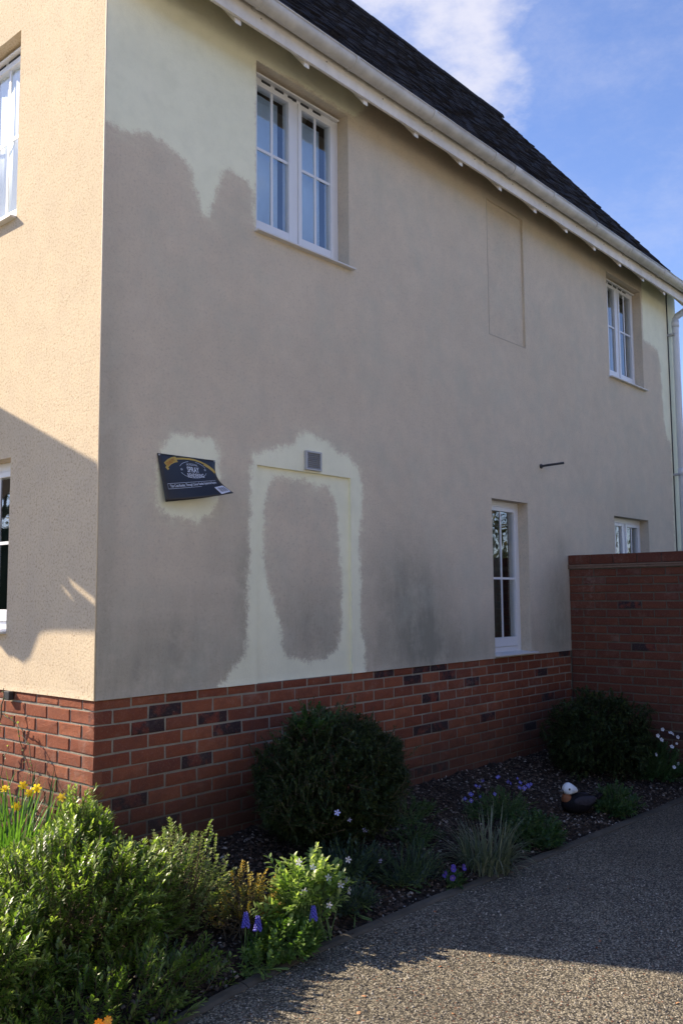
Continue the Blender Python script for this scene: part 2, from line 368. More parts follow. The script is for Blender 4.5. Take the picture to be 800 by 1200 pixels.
# scatter of small solids (chips, chippings): numpy templates
def scatter(name, P, size, mat, flat=.5, parent=None, tri=False, rnd=None):
    n = len(P); base = np.array([(-1,-1,-1),(1,-1,-1),(1,1,-1),(-1,1,-1),(-.7,-.7,1),(.7,-.6,1),(.6,.7,1),(-.7,.6,1)])*np.array([1, .6, flat])
    Fb = np.array([(4,5,6,7),(0,1,5,4),(1,2,6,5),(2,3,7,6),(3,0,4,7)])
    a = rng.uniform(0, 2*np.pi, n); tx = rng.normal(0, .35, n); ty = rng.normal(0, .35, n)
    ca, sa = np.cos(a), np.sin(a); B = base[None]*(1+rng.normal(0, .22, (n, 8, 3)))*size[:, None, None]
    X = B[..., 0]*ca[:, None]-B[..., 1]*sa[:, None]; Y = B[..., 0]*sa[:, None]+B[..., 1]*ca[:, None]; Z = B[..., 2]+X*tx[:, None]+Y*ty[:, None]
    Vv = np.stack([X, Y, Z], -1)+P[:, None]; Ff = (Fb[None]+8*np.arange(n)[:, None, None]).reshape(-1, 4)
    me = fastmesh(Vv.reshape(-1, 3), Ff, np.repeat(rng.uniform(0, 1, n) if rnd is None else rnd, 8))
    return link(name, me, mat, parent, 'stuff')
def fastmesh(V, F, rnd=None, smooth=False):
    me = bpy.data.meshes.new('m'); V = np.asarray(V, np.float32)
    fl = F if isinstance(F, list) else [F]
    loops = np.concatenate([f.reshape(-1) for f in fl]); tot = np.concatenate([np.full(len(f), f.shape[1]) for f in fl])
    me.vertices.add(len(V)); me.vertices.foreach_set('co', V.reshape(-1)); me.loops.add(len(loops)); me.loops.foreach_set('vertex_index', loops.astype(np.int32))
    me.polygons.add(len(tot)); st = np.concatenate([[0], np.cumsum(tot)[:-1]]); me.polygons.foreach_set('loop_start', st.astype(np.int32)); me.polygons.foreach_set('loop_total', tot.astype(np.int32))
    if smooth: me.polygons.foreach_set('use_smooth', np.ones(len(tot), bool))
    me.update(calc_edges=True); me.validate()
    if rnd is not None: at = me.attributes.new('rnd', 'FLOAT', 'POINT'); at.data.foreach_set('value', np.asarray(rnd, np.float32))
    return me
n = 15000; x = rng.uniform(-1.6, 5.18, n); y = edge_y(x)*rng.uniform(.0, 1.03, n)
P = np.array([(a, b, bed_z(a, b)+.003) for a, b in zip(x, y)])
tag(scatter('mulch_chips', P, rng.uniform(.003, .012, n)*rng.uniform(.6, 1.2, n), M_chip, .35), 'brown bark chips and little stones scattered over the bed', 'mulch')
n = 9000; x = rng.uniform(-1.4, 2.2, n); y = edge_y(x)-.06-rng.uniform(0, 1, n)**1.2*2.2
P = np.stack([x, y, np.full(n, G+.0015)], -1)
tag(scatter('chippings', P, rng.uniform(.0015, .0048, n), M_peb, .5), 'pale stone chippings set in the surface of the driveway', 'chippings')
n = 60; x = rng.uniform(-1, 2.6, n); y = edge_y(x)-.08-rng.uniform(0, 1, n)*1.9
tag(scatter('petal_litter', np.stack([x, y, np.full(n, G+.004)], -1), rng.uniform(.004, .010, n), M_litter, .12), 'small orange fallen petals scattered across the driveway', 'petals')

# ------------------------------------------------------------------ HOUSE
house = empty('house', (0, 0, 0), 'rendered two storey house on a red brick plinth with dark tiled roof', 'house')
UL = [(-0.2, 4.6), (-0.05, 3.106), (0.093, 3.093), (0.177, 3.098), (0.263, 3.132), (0.352, 3.142), (0.419, 3.122), (0.487, 3.097), (0.55, 3.079), (0.589, 3.031), (0.622, 2.964), (0.655, 2.87), (0.688, 2.802), (0.735, 2.801), (0.768, 2.881), (0.794, 2.987), (0.827, 3.091), (0.868, 3.149), (0.938, 3.142), (1.046, 3.131), (1.09, 3.074), (1.105, 2.871), (1.127, 2.878), (1.126, 3.962), (1.514, 3.985), (2.10, 3.985), (2.22, 4.12), (2.3, 4.42), (1.117, 4.733)]
SG = [(0.407, 1.352), (0.424, 1.403), (0.495, 1.446), (0.599, 1.44), (0.713, 1.455), (0.792, 1.435), (0.825, 1.352), (0.833, 1.225), (0.814, 1.071), (0.749, 1.002), (0.667, 0.952), (0.604, 0.978), (0.501, 0.962), (0.412, 0.994), (0.365, 1.038), (0.374, 1.181), (0.384, 1.278)]
DR = [(1.067, 0.829), (1.073, 1.248), (1.094, 1.393), (1.195, 1.431), (1.346, 1.466), (1.462, 1.508), (1.502, 1.569), (1.567, 1.6), (1.633, 1.586), (1.733, 1.576), (1.818, 1.54), (1.896, 1.503), (2.012, 1.475), (2.103, 1.418), (2.138, 1.289), (2.136, 1.108), (2.095, 0.868), (2.119, 0.632), (2.106, 0.397), (2.131, 0.25), (2.157, 0.132), (2.145, -0.1), (0.822, -0.1), (0.821, 0.001), (0.867, 0.036), (0.952, 0.12), (1.02, 0.156), (1.054, 0.316), (1.054, 0.52)]
DI = [(1.255, 1.238), (1.307, 1.27), (1.461, 1.285), (1.581, 1.279), (1.705, 1.239), (1.815, 1.249), (1.884, 1.15), (1.899, 0.976), (1.915, 0.861), (1.939, 0.63), (1.936, 0.4), (1.908, 0.23), (1.873, 0.147), (1.779, 0.124), (1.655, 0.098), (1.496, 0.129), (1.403, 0.155), (1.373, 0.252), (1.328, 0.412), (1.284, 0.519), (1.239, 0.624), (1.21, 0.782), (1.203, 0.94), (1.225, 1.102)]
RR = [(7.19, 4.44), (7.19, 3.969), (7.182, 3.428), (7.352, 3.424), (7.597, 3.373), (7.656, 3.199), (7.675, 2.894), (7.694, 2.59), (7.751, 2.393), (7.872, 2.306), (7.88, 1.896), (7.863, 1.033), (8.4, 1.042), (8.576, 4.822)]
def sdf(P, poly):
    P = np.asarray(P); Q = np.array(poly); D = np.full(len(P), 1e9); ins = np.zeros(len(P), bool)
    for i in range(len(Q)):
        a, b = Q[i], Q[(i+1) % len(Q)]; e = b-a; t_ = np.clip(((P-a)@e)/(e@e), 0, 1)
        D = np.minimum(D, np.linalg.norm(P-a-t_[:, None]*e, axis=1))
        c = (a[1] > P[:, 1]) != (b[1] > P[:, 1])
        with np.errstate(divide='ignore', invalid='ignore'):
            xi = (b[0]-a[0])*(P[:, 1]-a[1])/(b[1]-a[1])+a[0]
        ins ^= c & (P[:, 0] < xi)
    return np.where(ins, D, -D)
# a rendered wall as a fine grid with openings (deep) and shallow recesses
def grid_wall(name, length, z0, z1, openings, recesses, mat, mapf, step=.03, attrs=False, flare=True):
    def axis(a, b, cuts):
        c = sorted({a, b, *cuts}); out = []
        for p, q in zip(c[:-1], c[1:]):
            k = max(1, round((q-p)/step)); out += [p+(q-p)*i/k for i in range(k)]
        return np.array(out+[b])
    rects = openings+recesses
    U = axis(0, length, [r for q in rects for r in q[:2]]); Z = axis(z0, z1, [r for q in rects for r in q[2:4]]+[z0+.02, z0+.04])
    nu, nz = len(U), len(Z)
    dep = np.zeros((nu-1, nz-1)); uc = (U[1:]+U[:-1])/2; zc = (Z[1:]+Z[:-1])/2
    for (a, b, c, d, dp) in recesses: dep[np.ix_((uc > a) & (uc < b), (zc > c) & (zc < d))] = dp
    for (a, b, c, d, dp) in openings: dep[np.ix_((uc > a) & (uc < b), (zc > c) & (zc < d))] = -dp
    V = []; F = []; idx = {}; A = []; DD = []
    def vt(i, j, d):
        k = (i, j, round(d, 4))
        if k not in idx:
            idx[k] = len(V); u, z = U[i], Z[j]
            fl = -.004*max(0, 1-(z-z0)/.03) if flare and d < .05 else 0
            V.append(mapf(u, d+fl, z)); A.append((u, z)); DD.append(d)
        return idx[k]
    for i in range(nu-1):
        for j in range(nz-1):
            d = dep[i, j]
            if d >= 0: F.append((vt(i, j, d), vt(i+1, j, d), vt(i+1, j+1, d), vt(i, j+1, d)))
            for (i2, j2, e) in ((i+1, j, ((i+1, j), (i+1, j+1))), (i, j+1, ((i, j+1), (i+1, j+1)))):
                if i2 < nu-1 and j2 < nz-1:
                    d1, d2 = abs(d), abs(dep[i2, j2])
                    if abs(d1-d2) > 1e-6:
                        (p, q) = e; F.append((vt(*p, d1), vt(*q, d1), vt(*q, d2), vt(*p, d2)))
    # bottoms of openings or recesses that reach the foot of the wall, and the foot itself
    for i in range(nu-1):
        d = abs(dep[i, 0]); F.append((vt(i, 0, d), vt(i+1, 0, d), vt(i+1, 0, .06), vt(i, 0, .06))) if d < .05 else None
    at = {}
    if attrs:
        A = np.array(A); dr = np.minimum(sdf(A, DR), -sdf(A, DI))
        at['paint'] = np.clip(np.max([sdf(A, UL), sdf(A, SG), dr, sdf(A, RR)], axis=0), -.4, .4)
        # the jambs of the openings keep the old colour
        at['paint'] = np.where(np.array(DD) > .05, -.4, at['paint'])
        g = np.zeros(len(A))
        for (cx, cz, rx, rz, k) in [(2.55, .55, .40, .42, .50), (2.9, .45, .35, .35, .40), (3.0, .10, .6, .25, .3), (.05, 1.2, .10, 1.3, .35), (.5, .15, .6, .40, .5), (4.95, .35, .28, .5, .6), (1.65, .35, .3, .3, .45), (1.05, .5, .1, .6, .3), (3.3, .1, 2.5, .22, .35), (.9, .75, .2, .3, .2), (5.05, .95, .12, .12, .3), (6.6, 1.3, .7, .4, .15)]:
            g += k*np.exp(-((A[:, 0]-cx)/rx)**2-((A[:, 1]-cz)/rz)**2)
        at['grime'] = g
        at['scuff'] = np.exp(-((A[:, 0]-2.25)/.15)**2-((A[:, 1]-.45)/.12)**2)+np.exp(-((A[:, 0]-1.0)/.1)**2-((A[:, 1]-.8)/.25)**2)+np.exp(-((A[:, 0]-1.6)/.45)**2-((A[:, 1]-1.2)/.14)**2)+np.exp(-((A[:, 0]-1.8)/.12)**2-((A[:, 1]-.9)/.2)**2)
    me = mesh(V, F, False, at); bm = bmesh.new(); bm.from_mesh(me); bmesh.ops.recalc_face_normals(bm, faces=bm.faces); bm.to_mesh(me); bm.free()
    return link(name, me, mat, house)
LW = 8.2
open_long = [(1.12, 2.02, 2.83, 3.97, .16), (6.25, 7.15, 2.83, 3.98, .16), (3.84, 4.44, .02, 1.34, .16), (6.235, 7.12, .25, 1.342, .16)]
rec_long = [(1.132, 2.018, 0, 1.335, .022), (3.87, 4.488, 2.77, 3.985, .022)]
grid_wall('rendered_wall', LW, 0, 4.32, open_long, rec_long, M_wall, lambda u, d, z: (u, d, z), attrs=True)
open_left = [(.92, 2.12, 2.83, 4.03, .16), (.905, 2.10, .33, 1.353, .16), (3.1, 4.1, 2.83, 4.03, .16)]
grid_wall('rendered_wall', 5.0, 0, 4.1, open_left, [], M_gable, lambda u, d, z: (d, u, z), step=.06)['label'] = 'sunlit cream render on the gable end'
mb = MB().prism([(0, 4.1), (0, 4.40), (2.5, 7.43), (5, 4.40), (5, 4.1)], 'x', 0, .1); mb.build('gable', M_gable, house)
# hidden walls so the house is closed, plus a dark inside
mb = MB().box((LW-.1, .02, -1.1), (LW-.001, 5, 4.4)).box((.3, 4.9, -1.1), (LW-.1, 5, 4.4)); mb.build('back_wall', M_gable, house)
mb = MB().prism([(0.1, 4.1), (.1, 4.40), (2.5, 7.40), (4.9, 4.40), (4.9, 4.1)], 'x', LW-.1, LW-.02); mb.build('gable', M_gable, house)
mb = MB().box((.5, .9, 1.75), (8.0, 4.8, 1.85)).box((.5, .9, -.9), (8.0, .95, 4.2)).box((.9, .9, -.9), (.95, 4.8, 4.2)).box((.2, .2, 4.18), (8, 4.8, 4.22)).box((.2, .2, 1.95), (8.0, .9, 2.0)).box((.2, .9, 1.95), (.9, 4.8, 2.0)); mb.build('inner_wall', M_black, house)
# bright bead on the corner
mb = MB().tube([(-.001, -.001, 0.0), (-.001, -.001, 4.34)], .004, 8); mb.build('corner_bead', M_bead, house, True)

# bricks -------------------------------------------------------------------
def brick_mesh(l, h, depth=.05, seed=0):
    r = random.Random(seed); j = lambda a: r.uniform(-a, a); b = .004
    V = []
    for (x, z) in ((0, 0), (l, 0), (l, h), (0, h)):
        V.append((x+j(.0028), .0035+j(.0012), z+j(.0024)))
    for (x, z) in ((b, b), (l-b, b), (l-b, h-b), (b, h-b)):
        V.append((x+j(.003), j(.0022), z+j(.0024)))
    for (x, z) in ((0, 0), (l, 0), (l, h), (0, h)): V.append((x, depth, z))
    V.append((l/2+j(.02), j(.0022)-.0005, h/2))
    F = [(4, 5, 12), (5, 6, 12), (6, 7, 12), (7, 4, 12)]+[(i, (i+1) % 4, 4+(i+1) % 4, 4+i) for i in range(4)]+[(8+i, 8+(i+1) % 4, (i+1) % 4, i) for i in range(4)]
    me = mesh(V, F); me.materials.append(M_brick); return me
_bm = {}
def get_brick(l, h, s):
    k = (round(l, 3), round(h, 3), s)
    if k not in _bm: _bm[k] = brick_mesh(l, h, seed=hash(k) % 999)
    return _bm[k]
def course_spans(length, full_first, start=0.):
    x = start; out = []; first = True
    while x < length-.02:
        l = .225 if (full_first or not first) else .1125
        e = min(x+l, length); out.append((x, e)); x += l; first = False
    return out
def lay(parent, length, rows, xf, rotz, mat, darkset=(), stuff=None, hrow=None, firsts=0, skip=()):
    """rows: list of (index, z0, z1); xf(u, z)->location; returns nothing"""
    mbs = MB(); made = False
    for ri, z0, z1 in rows:
        for bi, (a, b) in enumerate(course_spans(length, (ri+firsts) % 2 == 0)):
            if (ri, bi) in skip: continue
            gl = 0.006
            l = b-a-2*gl+ (gl if a == 0 else 0); a0 = a+(0 if a == 0 else gl); h = z1-z0
            if stuff and stuff(ri, a, b):
                p = xf(a0, z0); me = get_brick(l, h, 0); c, s_ = math.cos(rotz), math.sin(rotz)
                mbs.add([(p[0]+v.co.x*c-v.co.y*s_, p[1]+v.co.x*s_+v.co.y*c, p[2]+v.co.z) for v in me.vertices], [tuple(f.vertices) for f in me.polygons]); made = True; continue
            me = get_brick(l, h, random.randrange(4)); o = link('brick', me, None, parent)
            jj = random.uniform(-.0012, .0012); q = xf(a0+random.uniform(-.001, .001), z0+random.uniform(-.001, .001))
            o.location = (q[0]+math.sin(rotz)*jj, q[1]+math.cos(rotz)*jj, q[2]); o.rotation_euler = (0, 0, rotz)
            o.material_slots[0].link = 'OBJECT'
            o.material_slots[0].material = M_bdark if ((ri, bi) in darkset or (not darkset and random.random() < .05)) else mat
    if made: mbs.build('brickwork', mat, parent, kind='stuff')
BR = .006   # brick face sits this far behind the render
plinth = MB().box((BR+.0045, BR+.0045, -1.15), (LW-.02, .12, -.002)).box((BR+.0045, .12, -1.15), (.12, 5, -.002)).build('plinth', M_mortar, house)
ZR = [(-.050 if k == 0 else -.075*k+.0255-.005, ) for k in range(12)]
rows = []
for k in range(13):
    top = -.003 if k == 0 else -.055-.075*(k-1)-.005; bot = -.055-.075*k+.0055; rows.append((k, bot, top))
dark = {(0, 10), (0, 12), (0, 13), (1, 2), (1, 12), (1, 14), (2, 1), (2, 3), (2, 15), (3, 4), (3, 13), (5, 3), (6, 12), (6, 13), (6, 16), (7, 1), (8, 19), (9, 2), (10, 11), (10, 12), (2, 20), (5, 21), (0, 22)}
lay(plinth, 5.19, rows[:11], lambda u, z: (BR+u, BR, z), 0, M_brick, dark, skip={(10, 13)}, stuff=lambda r, a, b: False)
lay(plinth, 5.19, rows[11:], lambda u, z: (BR+u, BR, z), 0, M_brick, {(-1, 0)}, stuff=lambda r, a, b: True)
# gable side bricks: u runs along +y ; brick local x -> world -? rotate so that local +x runs to -y
def left_rows(mat):
    mbs = MB(); made = False
    for ri, z0, z1 in rows:
        for bi, (a, b) in enumerate(course_spans(4.9, ri % 2 == 1)):
            gl = .005; a1 = a+(0 if a == 0 else gl); l = b-gl-a1; h = z1-z0
            if a > 1.2 or ri > 8:
                me = get_brick(l, h, 0); mbs.add([(BR+v.co.y, BR+a1+l-v.co.x, z0+v.co.z) for v in me.vertices], [tuple(f.vertices)for f in me.polygons]); continue
            o = link('brick', get_brick(l, h, random.randrange(4)), None, plinth); o.location = (BR+random.uniform(-.001, .001), BR+a1+l, z0); o.rotation_euler = (0, 0, -math.pi/2)
            o.material_slots[0].link = 'OBJECT'; o.material_slots[0].material = M_brick
    mbs.build('brickwork', mat, plinth, kind='stuff')
left_rows(M_brick)
# air brick low in the plinth
mb = MB().box((2.93+BR, BR+.004, -.802), (3.145, .06, -.738))
ab = mb.build('air_brick', M_bdark, plinth, bevel=.003)
for i in range(7):
    for j in range(2): MB().box((2.95+i*.028, BR+.0005, -.795+j*.03), (2.966+i*.028, BR+.02, -.775+j*.03)).build('vent_hole', M_dark, ab) if False else None

# windows ----------------------------------------------------------------
def window(parent, x0, x1, z0, z1, lights, xf_rot, loc, name_label=None, bar=True, sill=True, sill_len=(.015, .03), low=.09, vent=True, hbar=.5, sillmat=None, glass=None):
    """built in local space: x along the wall, y into the wall, z up"""
    YF = .10; L = x1-x0; f = .055
    mb = MB()
    mb.box((0, YF, 0), (f, YF+.07, z1-z0)); mb.box((L-f, YF, 0), (L, YF+.07, z1-z0))
    mb.box((f, YF+.001, z1-z0-f), (L-f, YF+.07, z1-z0)); mb.box((f, YF+.001, 0), (L-f, YF+.07, f))
    w_ = mb.build('window', M_upvc, parent, bevel=.004); w_.location = loc; w_.rotation_euler = (0, 0, xf_rot)
    if name_label: w_['label'] = name_label
    spans = [(f, L-f)] if lights == 1 else [(f, L/2-.028), (L/2+.028, L-f)]
    if lights == 2: MB().box((L/2-.03, YF-.002, f+.001), (L/2+.03, YF+.068, z1-z0-f-.001)).build('mullion', M_upvc, w_, bevel=.004)
    for (a, b) in spans:
        c, zb, zt = .036, f, z1-z0-f
        s_ = MB(); s_.box((a+.002, YF-.012, zb+.002), (a+c, YF+.05, zt-.002)).box((b-c, YF-.012, zb+.002), (b-.002, YF+.05, zt-.002))
        s_.box((a+c, YF-.011, zb+.002), (b-c, YF+.05, zb+low-f+.035)).box((a+c, YF-.011, zt-c), (b-c, YF+.05, zt-.002))
        s_.build('casement', M_upvc, w_, bevel=.003)
        g0, g1, h0, h1 = a+c, b-c, zb+low-f+.035, zt-c
        MB().box((g0-.005, YF+.008, h0-.005), (g1+.005, YF+.014, h1+.005)).build('pane', glass or M_glass, w_)
        xm = (g0+g1)/2; zm = h0+(h1-h0)*hbar
        MB().box((xm-.0095, YF+.001, h0), (xm+.0095, YF+.007, h1)).build('glazing_bar', M_upvc, w_)
        MB().box((g0, YF+.000, zm-.0095), (xm-.0097, YF+.0065, zm+.0095)).box((xm+.0097, YF+.0, zm-.0095), (g1, YF+.0065, zm+.0095)).build('glazing_bar', M_upvc, w_)
    if vent:
        v_ = MB().box((.06, YF-.034, z1-z0-.034), (L-.02, YF-.001, z1-z0-.022)).build('trickle_vent', M_upvc, w_, bevel=.003)
        nb = 5
        for i in range(nb):
            xx = .14+i*(L-.28)/nb; MB().box((xx, YF-.006, z1-z0-.052), (xx+(L-.28)/nb-.045, YF-.0012, z1-z0-.036)).build('vent_slot', M_dark, w_)
    if sill:
        MB().prism([(-.042, -.012), (-.042, .0), (YF+.004, .012), (YF+.004, -.012)], 'x', -sill_len[0], L+sill_len[1]).build('sill', sillmat or M_sill, w_, bevel=.003)
    return w_
window(house, 1.12, 2.02, 2.83, 3.97, 2, 0, (1.12, 0, 2.832), 'two light upper window nearest the house corner', hbar=.535)
window(house, 6.25, 7.15, 2.83, 3.98, 2, 0, (6.25, 0, 2.832), 'two light upper window nearest the downpipe', hbar=.535)
window(house, 3.84, 4.44, .02, 1.34, 1, 0, (3.84, 0, .024), 'tall narrow ground floor window', low=.10, vent=False, sill_len=(-.004, .06), hbar=.465)
window(house, 6.235, 7.12, .25, 1.342, 2, 0, (6.235, 0, .252), 'ground floor window half hidden by the garden wall', vent=False)
RL = -math.pi/2
window(house, .92, 2.12, 2.83, 4.03, 2, RL, (0, 2.12, 2.832), 'upper window in the sunlit gable', sill_len=(.03, .0), glass=M_glassc)
window(house, .905, 2.10, .33, 1.353, 2, RL, (0, 2.10, .332), 'lower window in the sunlit gable', vent=False, sill_len=(.02, .0))
window(house, 3.1, 4.1, 2.83, 4.03, 2, RL, (0, 4.1, 2.832), 'upper window at the far end of the gable')
def curtain(x0, x1, z0, z1, y, mat, label, axis='x', fold=.018, freq=26):
    n = 60; V = []; F = []
    for i in range(n+1):
        u = x0+(x1-x0)*i/n; d = y+fold*math.sin(u*freq*2)+.4*fold*math.sin(u*freq*5.1+1)
        for z in (z0, z1): V.append((u, d, z) if axis == 'x' else (d, u, z))
    for i in range(n): F.append((2*i, 2*i+2, 2*i+3, 2*i+1))
    me = mesh(V, F, True); o = link('curtain', me, mat); md = o.modifiers.new('s', 'SOLIDIFY'); md.thickness = .003; tag(o, label, 'curtain')
M_net = simple('net curtain', (.86, .87, .90), .8, .03); M_cur = simple('dim curtain', (.10, .11, .09), .9, .2); M_skyrefl = simple('pane sky tint', (.60, .76, .95), .8, .1)
curtain(.98, 2.06, 2.89, 3.98, .135, M_net, 'white net curtain hanging behind the upper gable window', 'y', .008, 20)
curtain(3.86, 4.42, .05, 1.33, .26, M_cur, 'dull curtain in folds behind the tall narrow ground floor window', 'x', .02, 30)
curtain(1.17, 1.475, 2.88, 3.87, .165, M_skyrefl, 'pale blue sheet added for sky reflection colour in the left light of the upper window nearest the corner', 'x', .002, 9)  # pale blue sheets added behind the panes for the sky reflection colour
curtain(1.60, 1.89, 2.88, 3.85, .165, M_skyrefl, 'pale blue sheet added for sky reflection colour in the right light of the upper window nearest the corner', 'x', .002, 9)

# eaves ---------------------------------------------------------------------
RX0, RX1 = -.1, 8.25
MB().box((RX0, -.252, 3.958), (RX1, -.232, 4.15)).build('fascia', M_fascia, house, bevel=.002)
for i in range(15):
    x = .165+.593*i-.0
    if x > 8.2: break
    mb = MB().prism([(-.229, 3.925), (-.229, 4.00), (.012, 4.30), (.012, 4.215)], 'x', x-.024, x+.024)
    mb.build('rafter_foot', M_fascia, house, bevel=.004)
MB().prism([(-.231, 4.045), (-.231, 4.07), (.02, 4.375), (.02, 4.35)], 'x', RX0+.02, 8.19).build('soffit_board', M_wood, house)
# gutter: open half round channel
prof = []
for k in range(15):
    a = math.pi+math.pi*k/14; prof.append((-.312+.056*math.cos(a), 4.105+.062*math.sin(a)))
inn = [(-.312+.052*math.cos(math.pi+math.pi*k/14), 4.105+.058*math.sin(math.pi+math.pi*k/14)) for k in range(14, -1, -1)]
lip = [(-.371, 4.105), (-.373, 4.112), (-.368, 4.118), (-.362, 4.113)]
prof2 = lip[::-1][0:0]+[(-.372, 4.105), (-.373, 4.114), (-.364, 4.116)]
mb = MB(); seg = np.linspace(RX0, RX1+.03, 41)
pp = prof+inn
n = len(pp); VV = []
for xx in seg:
    sag = .003*fbm(xx, 2, .8)
    for p_ in pp: VV.append((xx, p_[0], p_[1]+sag))
FF = [(i*n+k, i*n+(k+1) % n, (i+1)*n+(k+1) % n, (i+1)*n+k) for i in range(len(seg)-1) for k in range(n)]+[tuple(range(n)), tuple((len(seg)-1)*n+k for k in range(n))]
gut = mb.add(VV, FF).tube([(RX0, -.370, 4.108), (RX1+.03, -.370, 4.108)], .005, 6).build('gutter', M_gutter, house, True)
gut.data.polygons.foreach_set('use_smooth', [len(p.vertices) == 4 for p in gut.data.polygons])
def ring(x0, x1, r, name, mat):
    pr = [(-.312+r*math.cos(math.pi+math.pi*k/12), 4.108+(r+.005)*math.sin(math.pi+math.pi*k/12)) for k in range(13)]
    pi_ = [(-.312+(r-.006)*math.cos(math.pi+math.pi*k/12), 4.108+(r-.001)*math.sin(math.pi+math.pi*k/12)) for k in range(12, -1, -1)]
    m_ = MB().prism(pr+pi_, 'x', x0, x1); m_.box((x0, -.262, 4.05), (x1, -.2525, 4.13)); return m_.build(name, mat, gut, bevel=0)
for x in (.02, .858, 1.70, 2.59, 3.45, 4.43, 5.29, 6.12, 6.98, 7.8): ring(x-.013, x+.013, .064, 'gutter_bracket', M_gutter)
ring(3.74, 3.84, .066, 'gutter_union', M_gutter)
for x in np.arange(.35, 8.2, .593):
    for dz in (4.02, 4.045): pass
    MB().tube([(x-.02, -.2535, 4.035), (x-.02, -.251, 4.035)], .005, 8).build('nail_head', M_dark, house)
# roof
S0 = (-.30, 4.085); SL = 1.235; ang = math.atan(SL); slope_len = 2.8/math.cos(ang)
mb = MB().prism([(-.226, 4.150), (2.5, 7.49), (5.285, 4.065), (5.285, 4.0), (2.5, 7.42), (-.226, 4.085)], 'x', RX0+.03, RX1-.03)
roof = mb.build('roof', M_tile, house)
c_, s_ = math.cos(ang), math.sin(ang)
def tiles(side):
    V = []; F = []; A = []; gauge = .1; rows_ = int(slope_len/gauge)+1
    for r in range(rows_):
        off = .0825 if r % 2 else 0; x = RX0-off
        while x < RX1:
            a, b = max(x+.0015, RX0), min(x+.1635, RX1)
            if b-a > .02:
                d0 = r*gauge-.01; d1 = min(d0+.125, slope_len+.02); th = .014; lf = random.uniform(.0, .008)+(.005 if random.random() < .15 else 0); tw = random.uniform(-.006, .006)
                k = len(V)
                for (dd, hh) in ((d0, .012+lf), (d0, .012+lf+th), (d1, .010+th), (d1, .0)):
                    for xx, q in ((a, tw), (b, -tw)):
                        y = S0[0]+dd*c_-(hh+q)*s_; z = S0[1]-.015+dd*s_+(hh+q)*c_
                        V.append((xx, y if side > 0 else 5-y, z)); A.append(0)
                rr = random.random(); A[-8:] = [rr]*8
                F += [(k, k+1, k+3, k+2), (k+2, k+3, k+5, k+4), (k, k+2, k+4, k+6), (k+1, k+7, k+5, k+3)]
            x += .165
    me = mesh(V, F, False, {'rnd': A}); bm = bmesh.new(); bm.from_mesh(me); bmesh.ops.recalc_face_normals(bm, faces=bm.faces); bm.to_mesh(me); bm.free()
    link('roof_tiles', me, M_tile, roof, 'stuff')
tiles(1)
mb = MB()
for i in range(45):
    d = i*.1; y = 5+.3-d*c_; z = 4.07+d*s_; mb.box((RX0, y-.12, z), (RX1, y, z+.02))
mb.build('roof_tiles', M_tile, roof, kind='stuff')
rt_me = None
for i, x in enumerate(np.arange(RX0, RX1-.1, .30)):
    if rt_me is None:
        m_ = MB(); n = 10; o_ = [(2.5+.125*math.cos(math.pi*k/n), 7.435+.115*math.sin(math.pi*k/n)) for k in range(n+1)]; q_ = [(2.5+.108*math.cos(math.pi*k/n), 7.435+.100*math.sin(math.pi*k/n)) for k in range(n, -1, -1)]
        m_.prism(o_+q_, 'x', 0, .290); rt0 = m_.build('ridge_tile', M_tile, roof, bevel=.003); rt_me = rt0.data; ob = rt0
        at = rt_me.attributes.new('rnd', 'FLOAT', 'POINT'); at.data.foreach_set('value', [.5]*len(rt_me.vertices))
    else: ob = link('ridge_tile', rt_me, None, roof)
    ob.location = (x, 0, random.uniform(-.006, .008)); pass
# downpipe with swan neck
PX, PY, PR = 7.97, -.082, .039
pts = [(PX, -.312, 4.06), (PX, -.312, 4.00)]
for k in range(7):
    u = k/6; pts.append((PX, -.312+.0+(u*.02), 4.0-.03*u))
pts = [(PX, -.312, 4.07), (PX, -.312, 3.985), (PX, -.295, 3.955), (PX, -.10, 3.86), (PX, -.085, 3.84), (PX, PY, 3.80), (PX, PY, -1.0)]
dp = MB().tube(pts, PR, 16).build('downpipe', M_pipe, house, True)
for z in (3.78, 1.98):
    MB().tube([(PX, PY, z-.05), (PX, PY, z+.03)], PR+.006, 16).build('pipe_socket', M_pipe, dp, True)
for z in (3.62, 1.92):
    MB().box((PX-.065, -.05, z), (PX-.035, .0, z+.03)).box((PX-.07, -.09, z+.004), (PX+.045, -.035, z+.026)).build('pipe_clip', M_vent, dp, bevel=.004)
cb = MB().tube([(7.915, -.006, 4.2), (7.915, -.006, 1.2), (7.915, -.006, -.9)], .007, 6).build('cable', M_dark, house)
# louvred vent above the blocked doorway
vx0, vx1, vz0, vz1 = 1.55, 1.70, 1.347, 1.474
mb = MB().box((vx0, -.022, vz0), (vx0+.014, 0.002, vz1)).box((vx1-.014, -.022, vz0), (vx1, .002, vz1)).box((vx0+.014, -.022, vz1-.012), (vx1-.014, .002, vz1)).box((vx0+.014, -.022, vz0), (vx1-.014, .002, vz0+.012)).box((vx0+.01, -.003, vz0+.01), (vx1-.01, .001, vz1-.01))
lv = mb.build('louvre_vent', M_vent, house, bevel=.002)
for k in range(8):
    z = vz0+.018+k*.0125; MB().prism([(-.019, z-.003), (-.017, z-.0045), (-.004, z+.005), (-.006, z+.0065)], 'x', vx0+.014, vx1-.014).build('slat', M_vent, lv)
bd = MB().box((3.863, -.0025, 2.765), (3.870, .002, 3.985)).box((3.870, -.0025, 2.763), (4.488, .002, 2.770)); bd.build('recess_edge_line', simple('recess edge line', (.46, .40, .33), .9), house)  # darker strips added to draw the faint line of the panel's recess edge
